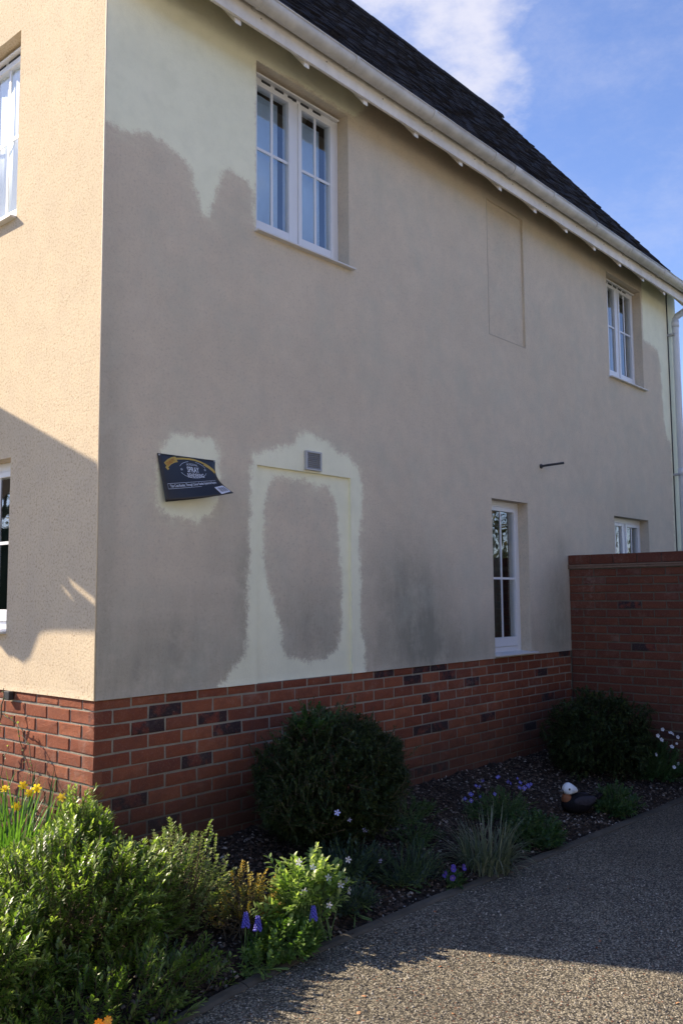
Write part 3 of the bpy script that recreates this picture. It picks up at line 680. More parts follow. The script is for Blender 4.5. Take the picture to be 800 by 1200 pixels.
# thin metal rod stub on the wall
mb = MB().tube([(4.70, .01, 1.700), (4.70, -.02, 1.701), (4.72, -.06, 1.707), (4.79, -.19, 1.722)], .011, 8)
mb.tube([(4.70, .0, 1.700), (4.70, -.012, 1.70)], .022, 10); mb.build('wall_bracket', M_dark, house, True)['label'] = 'dark metal rod sticking out of the wall'

# ------------------------------------------------------------------ GARDEN WALL
GX = 5.185
gw = empty('garden_wall', (GX, 0, G), 'red brick garden wall with coping running out from the house', 'wall')
gwm = MB().box((GX+.006, -3.6, -1.15), (GX+.209, -.004, .775)).build('wall_core', M_mortd, gw); gwm.location = (-GX, 0, -G)
def gpiece(name, mb, mat, bevel=0, kind=None):
    o = mb.build(name, mat, gw, bevel=bevel, kind=kind); o.location = (-GX, 0, -G); return o
grow = [(k, .7625-.075*(k+1)+.005, .7625-.075*k-.005) for k in range(23)]
mbs = MB()
for ri, z0, z1 in grow:
    # perpends at y = -.138-.225 j in odd (second) course
    first = .138 if ri % 2 == 1 else .0255+.0
    ys = [0]; q = first if first > .05 else first+.225
    while q < 3.6: ys.append(q); q += .225
    ys.append(3.6)
    for a, b in zip(ys[:-1], ys[1:]):
        if b-a < .03: continue
        a1, b1 = a+.005, b-.005; l = b1-a1; h = z1-z0
        for side in (0, 1):
            if side == 1 or a > 1.5:
                me = get_brick(l, h, 0)
                if side == 0: mbs.add([(GX+v.co.y, -a1-v.co.x, z0+v.co.z) for v in me.vertices], [tuple(f.vertices) for f in me.polygons])
                else: mbs.add([(GX+.215-v.co.y, -a1-v.co.x, z0+v.co.z) for v in me.vertices], [tuple(f.vertices) for f in me.polygons])
                continue
            o = link('brick', get_brick(l, h, random.randrange(4)), None, gw)
            o.location = (random.uniform(-.0015, .0015), -a1, z0-G); o.rotation_euler = (0, 0, -math.pi/2)
            o.material_slots[0].link = 'OBJECT'; o.material_slots[0].material = M_bdark if random.random() < .06 else M_gbrick
mbs.build('brickwork', M_gbrick, gw, kind='stuff').location = (-GX, 0, -G)
M_crease = simple('tile creasing', (.20, .13, .095), .9, .3, 30, .4)
gpiece('creasing', MB().box((GX-.02, -3.62, .766), (GX+.235, -.002, .780)).box((GX-.012, -3.61, .780), (GX+.227, -.002, .787)).box((GX-.022, -3.62, .787), (GX+.237, -.002, .801)), M_crease, .003)
y = -.004; i = 0
while y > -3.55:
    l = .225-.008
    o = MB().box((0, -l, 0), (.235, 0, .088)).build('coping_brick', M_gbrick, gw, bevel=.005)
    o.location = (-.012+random.uniform(-.003, .003), y, .805-G+random.uniform(-.0015, .0015)); y -= .225
gpiece('mortar_bed', MB().box((GX, -3.6, .800), (GX+.21, -.006, .885)), M_mortd)

# ------------------------------------------------------------------ SIGN BOARD on the wall
sign = empty('advert_board', (.42, 0, 1.05), 'black bendy advert card with yellow ribbon curling off the rendered wall', 'sign')
TL, TR_, BL, BR_ = Vector((.372, -.006, 1.319)), Vector((.788, -.008, 1.322)), Vector((.406, -.04, 1.048)), Vector((.812, -.14, 1.123))
def card(u, v, off=0.):   # u 0..1 left-right, v 0..1 top-bottom
    p = TL.lerp(TR_, u).lerp(BL.lerp(BR_, u), v)
    p = p+Vector((-.026, .0, -.010))*math.sin(math.pi*v)*u*u + Vector((0, .028, 0))*math.sin(math.pi*v)*u**2 + Vector((0, -.006, -.006))*math.sin(math.pi*u)*v
    if off:
        e = 1e-3; n_ = (card(u+e, v)-card(u, v)).cross(card(u, v+e)-card(u, v)).normalized()
        if n_.y > 0: n_ = -n_
        p = p+n_*off
    return p
def surf(name, poly_uv, mat, off, nsub=1):
    V = [card(u, v, off)-sign.location for u, v in poly_uv]; return V
M_card = simple('black card', (.012, .012, .016), .38, .2, 12, .05, .003, .5); M_rib = simple('yellow ribbon', (.48, .32, .05), .5, .15); M_prt = simple('white print', (.62, .64, .70), .6, .1); M_edge = simple('card edge blue', (.05, .07, .2), .5, .1)
M_ribt = simple('ribbon lettering', (.42, .13, .02), .6, .1)
V = []; F = []; n = 16
for k in (0.0, .0035):
    for j in range(n+1):
        for i in range(n+1): V.append(card(i/n, j/n, -k if k else 0)-sign.location)
N1 = (n+1)**2
for j in range(n):
    for i in range(n):
        a = j*(n+1)+i; F.append((a, a+n+1, a+n+2, a+1)); F.append((N1+a, N1+a+1, N1+a+n+2, N1+a+n+1))
ring_ = [i for i in range(n+1)]+[(n+1)*j+n for j in range(1, n+1)]+[(n+1)*n+i for i in range(n-1, -1, -1)]+[(n+1)*j for j in range(n-1, 0, -1)]
for a, b in zip(ring_, ring_[1:]+ring_[:1]): F.append((a, b, N1+b, N1+a))
o = link('card', mesh(V, F, True), M_card, sign); bm = bmesh.new(); bm.from_mesh(o.data); bmesh.ops.recalc_face_normals(bm, faces=bm.faces); bm.to_mesh(o.data); bm.free()
def strip(name, pts, wdt, mat, off=.0012, m=24):
    """band following uv points (smoothed), width in v units"""
    P_ = [np.array(p) for p in pts]; V = []; F = []
    tt = np.linspace(0, len(P_)-1, m)
    for t_ in tt:
        i = min(int(t_), len(P_)-2); f_ = t_-i; p = P_[i]*(1-f_)+P_[i+1]*f_; d = P_[i+1]-P_[i]; d = d*np.array([1.5, 1]); nn = np.array([-d[1]/1.5, d[0]]); nn = nn/np.hypot(nn[0]*1.5, nn[1])
        for s__ in (-1, 1): q = p+nn*wdt*s__/2; V.append(card(float(np.clip(q[0], 0.0, 1)), float(np.clip(q[1], 0, 1)), off)-sign.location)
    for i in range(m-1): F.append((2*i, 2*i+1, 2*i+3, 2*i+2))
    return link(name, mesh(V, F, True), mat, sign)
def arc(cu, cv, ru, rv, a0, a1, n=14): return [(cu+ru*math.cos(R(a0+(a1-a0)*i/n)), cv-rv*math.sin(R(a0+(a1-a0)*i/n))) for i in range(n+1)]
strip('yellow_ribbon', [(.10, .24), (.17, .16), (.24, .11), (.30, .09)], .125, M_rib)
strip('yellow_ribbon', [(.30, .075), (.42, .055), (.52, .05), (.62, .06), (.72, .09), (.80, .135)], .04, M_rib)
strip('yellow_ribbon', [(.78, .135), (.87, .20), (.94, .27), (.985, .34)], .075, M_rib)
strip('ribbon_tail', [(.095, .27), (.13, .33)], .05, M_rib)
strip('oval_line', arc(.56, .31, .245, .20, 20, 75), .008, M_prt, .0014); strip('oval_line', arc(.56, .31, .245, .20, 105, 160), .008, M_prt, .0014)
strip('oval_line', arc(.56, .31, .245, .20, 200, 340), .008, M_prt, .0014)
strip('text_box_line', [(.07, .635), (.92, .575)], .007, M_prt, .0014); strip('text_box_line', [(.07, .745), (.60, .72)], .007, M_prt, .0014); strip('text_box_line', [(.07, .635), (.07, .745)], .004, M_prt, .0014)
def text(s__, cu, cv, hv, mat, rot=0., fit=None, arcr=None, bold=.0):
    cu_ = bpy.data.curves.new('t', 'FONT'); cu_.body = s__; cu_.size = 1; cu_.align_x = 'CENTER'; cu_.align_y = 'CENTER'; cu_.offset = bold; cu_.resolution_u = 2
    ob = bpy.data.objects.new('t', cu_); COL.objects.link(ob); dg = bpy.context.evaluated_depsgraph_get(); dg.update()
    me = bpy.data.meshes.new_from_object(ob.evaluated_get(dg)); bpy.data.objects.remove(ob); bpy.data.curves.remove(cu_)
    X = np.array([v.co[:] for v in me.vertices]); sc = hv; asp = 1/1.5
    wd = X[:, 0].max()-X[:, 0].min(); sx = sc*asp if fit is None else fit/wd
    for i, v in enumerate(me.vertices):
        a, b = X[i, 0]*sx, X[i, 1]*sc
        if arcr: b -= (a/arcr)**2*arcr*.5*1.5
        c, s_r = math.cos(rot), math.sin(rot); u = cu+a*c+b*s_r/1.5; w2 = cv-(b*c-a*s_r*1.5)
        v.co = card(u, w2, .0024)-sign.location
    me.name = 'lettering'; return link('lettering', me, mat, sign)
text('SPRAY', .55, .315, .19, M_prt, .02, .22, bold=.02)
text('RENDERING', .575, .455, .14, M_prt, .0, .30, bold=.02)
text('PROFESSIONAL', .55, .185, .075, M_prt, 0, .20, arcr=.6)
text('*', .345, .34, .14, M_prt, 0); text('*', .78, .32, .14, M_prt, 0)
text('QUALITY', .185, .165, .10, M_ribt, R(-27)*-1*-1, .17, bold=.02)
text('Thin Coat Render, Through Colour Render Systems & Repairs', .50, .665, .085, M_prt, -R(2.6), .80, bold=.02)
V = [card(u, v, .002)-sign.location for u, v in ((.80, .775), (.97, .745), (.985, .955), (.82, .985))]
M_lab = simple('white label', (.66, .67, .74), .6, .05); link('white_label', mesh(V, [(0, 1, 2, 3)]), M_lab, sign)
for i in range(9):
    u0 = .83+.014*i+(.003 if i % 2 else 0); w9 = .004+.003*(i*7 % 3)/2
    link('barcode_line', mesh([card(u0, .80, .0045)-sign.location, card(u0+w9, .80, .0045)-sign.location, card(u0+w9+.008, .935, .0045)-sign.location, card(u0+.008, .935, .0045)-sign.location], [(0, 1, 2, 3)]), M_dark, sign)
for p in ((.02, .03), (.98, .03)): MB().tube([card(*p)-sign.location, card(*p, .004)-sign.location], .005, 8).build('screw', M_vent, sign)

# ------------------------------------------------------------------ PLANTS
def nrm(a): return a/np.maximum(np.linalg.norm(a, axis=-1, keepdims=True), 1e-9)
def leaves(P, D, L, Wd, droop=.15, fold=.25, up=None, rnd=None, ovate=.45):
    """P base, D direction (n,3), L lengths, Wd widths -> V, F(tri, quad), rnd"""
    n = len(P); D = nrm(D); U = np.tile([0, 0, 1.], (n, 1)) if up is None else up
    S = np.cross(D, U); bad = np.linalg.norm(S, axis=1) < .1; S[bad] = np.cross(D[bad], [1., 0, 0]); S = nrm(S); N = np.cross(S, D)
    ts = np.array([0, ovate, ovate, ovate, .78, .78, .78, 1.]); sd = np.array([0, -1, 0, 1, -.62, 0, .62, 0]); up_ = np.array([0, fold, 0, fold, fold*.6, 0, fold*.6, 0])
    V = P[:, None]+D[:, None]*(ts[None, :, None]*L[:, None, None])+S[:, None]*(sd[None, :, None]*Wd[:, None, None]/2)+N[:, None]*(up_[None, :, None]*Wd[:, None, None]/2)
    V[..., 2] -= droop*L[:, None]*ts[None]**2
    b = 8*np.arange(n)[:, None, None]
    T = (np.array([(0, 2, 1), (0, 3, 2), (4, 5, 7), (5, 6, 7)])[None]+b).reshape(-1, 3); Q = (np.array([(1, 2, 5, 4), (2, 3, 6, 5)])[None]+b).reshape(-1, 4)
    r = rng.uniform(0, 1, n) if rnd is None else rnd
    return V.reshape(-1, 3), [T, Q], np.repeat(r, 8)
def sprigs(O, A, Ln, nl, leafL, leafW, ang=55, pairs=2, curve=.2, droop=.15, r0=None, tipbright=.0):
    """O sprig start, A axis, Ln lengths; returns leaf arrays and stem polylines"""
    n = len(O); A = nrm(A); X = nrm(np.cross(A, rng.normal(0, 1, (n, 3)))); Y = np.cross(A, X); Ps = []; Ds = []; Ls = []; Ws = []; Rs = []
    base_r = rng.uniform(0, 1, n) if r0 is None else r0
    for k in range(nl):
        u = (k+1)/nl; c = O+A*(Ln*u)[:, None]; c[:, 2] -= curve*Ln*u*u*.5
        for q in range(pairs):
            th = k*np.pi/pairs*1.0+q*2*np.pi/pairs+rng.normal(0, .3, n)+(np.pi/2 if k % 2 else 0)*(pairs == 2)
            a = np.radians(ang*(1-.45*u)+rng.normal(0, 9, n)); d = A*np.cos(a)[:, None]+(X*np.cos(th)[:, None]+Y*np.sin(th)[:, None])*np.sin(a)[:, None]
            Ps.append(c); Ds.append(d); sc = (1-.45*abs(u-.55))*rng.uniform(.75, 1.2, n); Ls.append(leafL*sc); Ws.append(leafW*sc*rng.uniform(.8, 1.15, n)); Rs.append(np.clip(base_r*.6+.4*rng.uniform(0, 1, n)+tipbright*(u-.5), 0, 1))
    P, D, L, Wd, Rr = map(np.concatenate, (Ps, Ds, Ls, Ws, Rs)); return leaves(P, D, L, Wd, droop, rnd=Rr)
def stems(pts0, pts1, r):
    n = len(pts0); D = nrm(pts1-pts0); X = nrm(np.cross(D, [.3, .2, 1.])); Y = np.cross(D, X); V = np.zeros((n, 6, 3))
    for k in range(3):
        o = (X*math.cos(k*2.094)+Y*math.sin(k*2.094))*r; V[:, k] = pts0+o; V[:, 3+k] = pts1+o*.5
    Q = (np.array([(0, 1, 4, 3), (1, 2, 5, 4), (2, 0, 3, 5)])[None]+6*np.arange(n)[:, None, None]).reshape(-1, 4); return V.reshape(-1, 3), Q
def join(parts):
    V = []; T = {}; Rr = []; k = 0
    for v, fs, r in parts:
        V.append(v); Rr.append(r)
        for f in fs: T.setdefault(f.shape[1], []).append(f+k)
        k += len(v)
    return fastmesh(np.concatenate(V), [np.concatenate(x) for x in T.values()], np.concatenate(Rr))
def dome(n, c, r, lo=.55, hi=1.02, zmin=-.2, lump=.12, seed=0):
    d = rng.normal(0, 1, (n*3, 3)); d = nrm(d); d = d[d[:, 2] > zmin][:n]
    s_ = rng.uniform(0, 1, len(d))**.45*(hi-lo)+lo
    lm = np.array([noise.noise(Vector((*(q*2.3),))+Vector((seed, 0, 0))) for q in d]); s_ = s_*(1+lump*2*lm)
    return np.array(c)+d*s_[:, None]*np.array(r), d
def shrub(name, c, r, base, n, spl, nl, lL, lW, mat, label, cat='shrub', stemmat=None, group=None, upb=.5, jit=.25, **kw):
    root = empty(name, base, label, cat, group); B = np.array(base)
    dk = {k: kw.pop(k) for k in ('lo', 'hi', 'zmin', 'lump', 'seed') if k in kw}
    P, d = dome(n, c, r, **dk); A = d+np.array([0, 0, upb])+rng.normal(0, jit, d.shape); Ln = spl*rng.uniform(.7, 1.25, len(P))
    A = nrm(A); O = P-A*Ln[:, None]*.75-B
    o = link('foliage', join([sprigs(O, A, Ln, nl, lL, lW, **kw)]), mat, root, 'stuff')
    # woody stems from the base to the sprigs
    k = min(len(P), 160); S, Q = stems(np.tile(np.array([[0, 0, -.02]]), (k, 1))+rng.normal(0, .05, (k, 3))*[1, 1, 0], O[:k], .004)
    S2, Q2 = stems(O, O+A*Ln[:, None], .0018)
    link('stems', fastmesh(np.concatenate([S, S2]), np.concatenate([Q, Q2+len(S)])), stemmat or M_stem, root, 'stuff')
    return root
def flower_mesh(np_, r, w, mat_p, mat_c=None, cup=.2, rc=.15):
    V = []; F = []
    for k in range(np_):
        a = 2*math.pi*k/np_; c, s_ = math.cos(a), math.sin(a)
        for (u, ww) in ((.12, .12), (.6, w), (1.0, w*.75)):
            for q in (-1, 1): V.append((r*(u*c-q*ww*s_*.5), r*(u*s_+q*ww*c*.5), r*cup*u*u))
        b = 6*k; F += [(b, b+1, b+3, b+2), (b+2, b+3, b+5, b+4)]
    k = len(V); V.append((0, 0, r*.12)); m = 6
    for i in range(m): V.append((r*rc*math.cos(i*2*math.pi/m), r*rc*math.sin(i*2*math.pi/m), r*.05))
    nf = len(F); F += [(k, k+1+i, k+1+(i+1) % m) for i in range(m)]
    me = mesh(V, F); me.materials.append(mat_p)
    if mat_c:
        me.materials.append(mat_c)
        for i in range(nf, len(F)): me.polygons[i].material_index = 1
    return me
def put_flowers(root, me, pts, dirs=None, s=(.8, 1.2), name='flower', face=None):
    for i, p in enumerate(pts):
        o = link(name, me, None, root); o.location = Vector(p)-root.location
        d = Vector(face)+Vector(rng.normal(0, .35, 3)) if face is not None else Vector(rng.normal(0, .5, 3))+Vector((0, 0, 1))
        o.rotation_euler = d.to_track_quat('Z', 'Y').to_euler(); k = random.uniform(*s); o.scale = (k, k, k)
TOCAM = Vector((-.55, -.75, .45))

# big light green shrub at the corner
def extra(root, c, r, n, spl, nl, lL, lW, mat, upb=.7, jit=.25, **kw):
    dk = {k: kw.pop(k) for k in ('lo', 'hi', 'zmin', 'lump', 'seed') if k in kw}
    P, d = dome(n, c, r, **dk); A = nrm(d+np.array([0, 0, upb])+rng.normal(0, jit, d.shape)); Ln = spl*rng.uniform(.7, 1.3, len(P)); O = P-A*Ln[:, None]*.75-np.array(root.location)
    link('foliage', join([sprigs(O, A, Ln, nl, lL, lW, **kw)]), mat, root, 'stuff')
    S2, Q2 = stems(O, O+A*Ln[:, None], .0018); link('stems', fastmesh(S2, Q2), M_stem, root, 'stuff')
root = shrub('lance_leaved_shrub', (-.50, -.60, -.80), (.50, .40, .36), (-.55, -.6, -.9), 1150, .14, 8, .036, .0135, M_leafA, 'large bushy light green shrub with narrow leaves below the house corner', 'shrub', None, None, .75, ang=58, curve=.25, tipbright=.5, lump=.18, seed=1)
extra(root, (-.36, -.45, -.62), (.15, .14, .28), 200, .13, 9, .035, .013, M_leafA, tipbright=.5)
extra(root, (-1.02, -.78, -.88), (.36, .32, .34), 620, .15, 8, .037, .0135, M_leafA, tipbright=.5, lump=.2, seed=4)
extra(root, (-.62, -1.05, -.98), (.50, .26, .17), 320, .14, 8, .036, .013, M_leafA, lump=.2, seed=5)
shrub('pale_edged_shrub', (.03, -.66, -.86), (.26, .22, .33), (.02, -.62, -.92), 260, .13, 8, .024, .016, M_leafV, 'slender shrub with small pale edged leaves right of the big light green one', 'shrub', None, None, 1.1, ang=65, pairs=2, lump=.2, seed=9)
# clipped dark bushes
shrub('dark_bush', (1.25, -.50, -.53), (.46, .39, .37), (1.25, -.48, -.87), 3600, .06, 5, .024, .010, M_leafD, 'round dark evergreen bush against the middle of the brick plinth', 'bush', M_dstem, None, .25, jit=.8, pairs=3, ang=62, lump=.13, hi=1.03, lo=.55, zmin=-.85, seed=3)
extra(bpy.data.objects['dark_bush'], (1.25, -.50, -.53), (.47, .40, .39), 240, .13, 9, .022, .009, M_leafD, jit=.5, lo=.9, hi=1.06, zmin=-.6, lump=.15, seed=5)
extra(bpy.data.objects['dark_bush'], (.95, -.60, -.62), (.22, .20, .24), 500, .07, 5, .024, .010, M_leafD, jit=.8, pairs=3, lump=.3, seed=15)
extra(bpy.data.objects['dark_bush'], (1.55, -.52, -.48), (.20, .18, .22), 400, .08, 6, .024, .010, M_leafD, jit=.8, pairs=3, lump=.3, seed=16)
extra(bpy.data.objects['dark_bush'], (1.10, -.50, -.20), (.17, .12, .09), 90, .09, 5, .034, .017, M_leafG, lump=.3)
shrub('dark_bush', (4.42, -.62, -.64), (.50, .38, .33), (4.42, -.62, -.88), 2300, .07, 5, .028, .012, M_leafD, 'loose dark green bush in the corner by the garden wall', 'bush', M_dstem, None, .3, jit=.8, pairs=3, ang=60, lump=.2, lo=.5, hi=1.08, zmin=-.8, seed=6)
# periwinkle with white flowers, sunlit
root = shrub('periwinkle', (.42, -1.10, -.84), (.20, .13, .19), (.42, -1.08, -.99), 150, .09, 4, .044, .022, M_leafP, 'sunlit periwinkle with glossy leaves and pale starry flowers', 'plant', M_gstem, None, .6, ang=65, lump=.3, seed=8, tipbright=.5)
fw_ = flower_mesh(5, .017, .5, M_white, M_yellow, .1)
put_flowers(root, fw_, [(.30, -1.15, -.65), (.36, -1.18, -.68), (.44, -1.2, -.74), (.50, -1.22, -.78), (.60, -1.18, -.70), (.58, -1.2, -.83), (.40, -1.24, -.84), (.62, -1.15, -.80), (.28, -1.2, -.76)], face=TOCAM)
root2 = shrub('periwinkle', (1.0, -.82, -.90), (.22, .16, .14), (1.0, -.82, -.93), 110, .14, 6, .036, .014, M_leafF, 'shaded periwinkle trailing below the round dark bush, few lilac flowers', 'plant', M_gstem, None, .6, ang=60, lump=.25)
put_flowers(root2, flower_mesh(5, .015, .55, M_lilac, M_white, .1), [(.93, -.82, -.60), (1.05, -.80, -.66), (1.12, -.95, -.86), (1.18, -.8, -.74)], face=TOCAM)
# orange spiraea
shrub('orange_spiraea', (.22, -.92, -.88), (.17, .11, .14), (.22, -.92, -.96), 110, .08, 6, .020, .014, M_leafO, 'small shrub with yellow and orange young leaves', 'shrub', None, None, 1.1, ang=60, lump=.3, seed=2)
# bright little clump
shrub('leafy_clump', (.22, -1.16, -.98), (.17, .13, .10), (.22, -1.14, -.99), 110, .07, 4, .036, .022, M_leafB, 'bright green leafy clump beside the driveway edge in the sun', 'plant', M_gstem, None, .8, ang=68, lump=.15, zmin=-.1)
shrub('leafy_clump', (.02, -1.20, -1.0), (.10, .08, .08), (.02, -1.20, -1.0), 26, .07, 4, .03, .017, M_leafB, 'little green plant with a few leaves left of the bright clump', 'plant', M_gstem, None, .8, ang=68, zmin=0)
# shade plants along the border
def clump(name, x, y, rx, ry, rz, n, lL, lW, mat, label, spl=.09, nl=6, **kw):
    z = bed_z(x, y); return shrub(name, (x, y, z+.02), (rx, ry, rz), (x, y, z), n, spl, nl, lL, lW, mat, label, 'plant', M_gstem, None, .5, zmin=-.05, **kw)
clump('ferny_plant', 1.32, -.98, .24, .16, .15, 130, .030, .006, M_leafF, 'feathery dim green plant in front of the round dark bush', .13, 10, ang=70, lump=.2)
clump('ferny_plant', .80, -1.04, .16, .10, .10, 70, .030, .008, M_leafF, 'low feathery plant at the shadow line near the driveway', .10, 8, ang=70, lump=.2)
clump('cranesbill', 2.45, -1.10, .24, .18, .15, 260, .026, .016, M_leafG, 'low rounded green plant right of the pale grass tuft', .07, 5, ang=70, lump=.1)
clump('cranesbill', 3.50, -1.16, .22, .16, .17, 200, .026, .015, M_leafG, 'bright green mound right of the duck ornament', .07, 5, ang=70, lump=.12)
clump('groundcover_plant', 2.05, -.42, .30, .16, .08, 120, .022, .010, M_leafG, 'low dark mat of leaves near the foot of the plinth', .08, 5, ang=70, lump=.2)
clump('groundcover_plant', 1.75, -.70, .18, .16, .07, 70, .022, .010, M_leafG, 'sparse dark leaves on the mulch left of the blue flowers', .08, 5, ang=70, lump=.2)
rb = clump('blue_aubrieta', 2.65, -.72, .28, .20, .14, 170, .020, .010, M_leafG, 'spreading plant with small violet blue flowers left of the duck', .09, 6, ang=65, lump=.2)
fb = flower_mesh(4, .011, .9, M_blue2, M_white, .1)
pts = []
for i in range(20):
    a = random.uniform(0, 6.28); q = math.sqrt(random.random()); pts.append((2.6+.32*q*math.cos(a), -.78+.22*q*math.sin(a), -.86+.17*(1-q*q*.7)+random.uniform(0, .03)))
put_flowers(rb, fb, pts, face=TOCAM, s=(.8, 1.5))
rv = clump('purple_primula', 1.46, -1.18, .07, .06, .05, 26, .03, .014, M_leafG, 'small plant with deep purple flowers by the driveway edge', .05, 4, ang=70)
fp = flower_mesh(5, .013, .95, M_purple, M_yellow, .1)
put_flowers(rv, fp, [(1.42+random.uniform(-.06, .10), -1.2+random.uniform(-.04, .04), -.955+random.uniform(-.02, .05)) for i in range(7)], face=TOCAM, s=(.8, 1.3))
rw = clump('white_flowering_plant', 4.72, -.98, .30, .20, .24, 260, .034, .015, M_leafG, 'dark leafy plant dotted with white flowers in front of the garden wall', .10, 6, ang=65, lump=.2)
fq = flower_mesh(5, .015, .85, M_white, M_yellow, .15)
put_flowers(rw, fq, [(4.45, -1.1, -.60), (4.52, -1.1, -.64), (4.60, -1.08, -.57), (4.66, -1.12, -.60), (4.75, -1.1, -.62), (4.60, -1.15, -.70), (4.78, -1.12, -.70), (4.40, -1.1, -.74), (4.72, -1.15, -.85), (4.50, -1.2, -.84), (4.86, -1.1, -.66)], face=TOCAM, s=(.7, 1.2))

# blades: grass tuft and strap leaves
def blades(n, base, rad, L, lean, wid, segs=6, spread=1., droop=.6):
    V = []; F = []; Rr = []
    for i in range(n):
        a = random.uniform(0, 6.283); q = math.sqrt(random.random())*rad; p = Vector((base[0]+q*math.cos(a), base[1]+q*math.sin(a), base[2]))
        a2 = a+random.gauss(0, .6); l = L*random.uniform(.55, 1.1); ln = lean*random.uniform(.1, 1.2)*spread; wd = wid*random.uniform(.7, 1.2); sd = Vector((-math.sin(a2), math.cos(a2), 0)); r = random.random(); k = len(V)
        th = ln*.4; dth = ln*droop/segs*2
        for s__ in range(segs+1):
            u = s__/segs; ww = wd*(1-u**2)*.5+.0003
            V += [p-sd*ww, p+Vector((0, 0, -ww*.3)), p+sd*ww]; Rr += [r]*3
            p = p+Vector((math.cos(a2)*math.sin(th), math.sin(a2)*math.sin(th), math.cos(th)))*l/segs; th += dth
        for s__ in range(segs):
            b = k+3*s__; F += [(b, b+1, b+4, b+3), (b+1, b+2, b+5, b+4)]
    return mesh(V, F, True, {'rnd': Rr})
gz = bed_z(1.85, -1.17)
tag(link('grass_tuft', blades(260, (1.80, -1.17, gz), .13, .35, 1.1, .009, droop=.9), M_grass), 'tuft of pale variegated ornamental grass at the driveway edge', 'grass plant')
dr_ = empty('daffodils', (-.30, .22, -.86), 'yellow daffodils with strap leaves against the sunlit brick plinth', 'flowers')
o = link('leaves', blades(330, (0, .06, 0), .26, .50, .8, .014, droop=.7), M_strap, dr_, 'stuff')
def daffodil():
    me = flower_mesh(6, .024, .55, M_yellow, M_yellow, .15)
    return me
dm = daffodil(); cup_me = MB().tube([(0, 0, .002), (0, 0, .012), (0, 0, .018)], .007, 10, .011).build('corona', M_yellow).data
bpy.data.objects.remove(bpy.data.objects['corona'])
for (x, y, z) in [(-.33, .26, -.42), (-.28, .18, -.40), (-.24, .12, -.41), (-.30, .20, -.50), (-.20, -.04, -.44), (-.36, .33, -.47), (-.25, .17, -.44)]:
    q = Vector((x, y, z))-dr_.location
    o = link('flower', dm, None, dr_); o.location = q; d = TOCAM+Vector(rng.normal(0, .3, 3)); o.rotation_euler = d.to_track_quat('Z', 'Y').to_euler()
    link('corona', cup_me, None, o)
    MB().tube([(q.x*.5, q.y*.5, .05), (q.x*.9, q.y*.9, q.z*.6), tuple(q)], .0035, 6).build('flower_stem', M_gstem, dr_)
# grape hyacinths
def muscari(x, y, z0, h, lean, label):
    root = empty('grape_hyacinth', (x, y, z0), label, 'flower', None); tip = Vector((lean[0], lean[1], h))
    MB().tube([(0, 0, 0), tuple(tip*.5+Vector((0, 0, .01))), tuple(tip)], .0035, 6, .0025).build('flower_stem', M_gstem, root)
    mb = MB(); H = .06
    for i in range(44):
        u = i/44; a = i*2.4; r_ = .015*(1-u*.6); c = tip+Vector((r_*math.cos(a), r_*math.sin(a), -.012+H*u)); mb.ell(c, (.0066*(1-.4*u),)*3, 6, 4)
    mb.build('flower_spike', M_blue, root, True)
    link('leaves', blades(6, (0, 0, 0), .015, h*1.2, .9, .006), M_strap, root, 'stuff')
muscari(.05, -1.07, bed_z(.05, -1.07), .15, (-.01, -.02), 'grape hyacinth in front of the pale edged shrub, left of the pair')
muscari(.08, -1.09, bed_z(.08, -1.09), .12, (.02, -.01), 'grape hyacinth in front of the pale edged shrub, right of the pair')
muscari(.33, -1.20, G, .15, (.0, -.01), 'single grape hyacinth standing above the bright leafy clump')
# climbing stem on the gable plinth
cl_ = empty('climbing_plant', (-.06, .7, -.86), 'thin straggly climber with tiny young leaves on the sunlit plinth', 'plant')
mb = MB(); LP = []
def vine(pts, r):
    P_ = [Vector(p)-cl_.location for p in pts]; Q_ = []
    for i in range(len(P_)-1):
        for k in range(5): Q_.append(P_[i].lerp(P_[i+1], k/5)+Vector(rng.normal(0, .004, 3)))
    Q_.append(P_[-1]); mb.tube(Q_, r, 6, r*.5); LP.extend(Q_)
vine([(-.08, 1.0, -.86), (-.07, .92, -.55), (-.06, .86, -.30), (-.07, .80, -.09), (-.05, .82, .02)], .006)
vine([(-.07, .86, -.10), (-.06, .74, -.14), (-.06, .63, -.17), (-.06, .52, -.26), (-.08, .44, -.40)], .004)
vine([(-.07, .62, -.18), (-.06, .58, -.30), (-.05, .5, -.45), (-.06, .48, -.6)], .003)
vine([(-.08, .86, -.86), (-.10, .78, -.6), (-.09, .74, -.42), (-.08, .70, -.28)], .003)
mb.build('stem', M_stem, cl_, True)
P = np.array([tuple(p) for p in LP if random.random() < .75]); D = rng.normal(0, 1, P.shape)+[-.3, -.3, .6]
lf = leaves(P, D, rng.uniform(.014, .03, len(P)), rng.uniform(.008, .014, len(P))); link('foliage', join([lf]), M_leafV, cl_, 'stuff')
MB().box((-.03, .80, -.05), (.0, .86, .0)).build('stem_tie', M_dark, cl_, bevel=.005).location = Vector((0, 0, 0))-cl_.location
# tiny orange flowers close to the camera
ro = clump('marigold_plant', -.98, -1.50, .08, .06, .17, 50, .022, .010, M_leafG, 'small plant with orange yellow flowers at the bottom edge of the bed', .05, 4, ang=65)
put_flowers(ro, flower_mesh(8, .014, .5, simple('orange petals', (.75, .33, .02), .5), M_yellow, .3), [(-.98+random.uniform(-.06, .06), -1.54+random.uniform(-.04, .04), -.80+random.uniform(-.03, .02)) for i in range(9)], face=TOCAM)

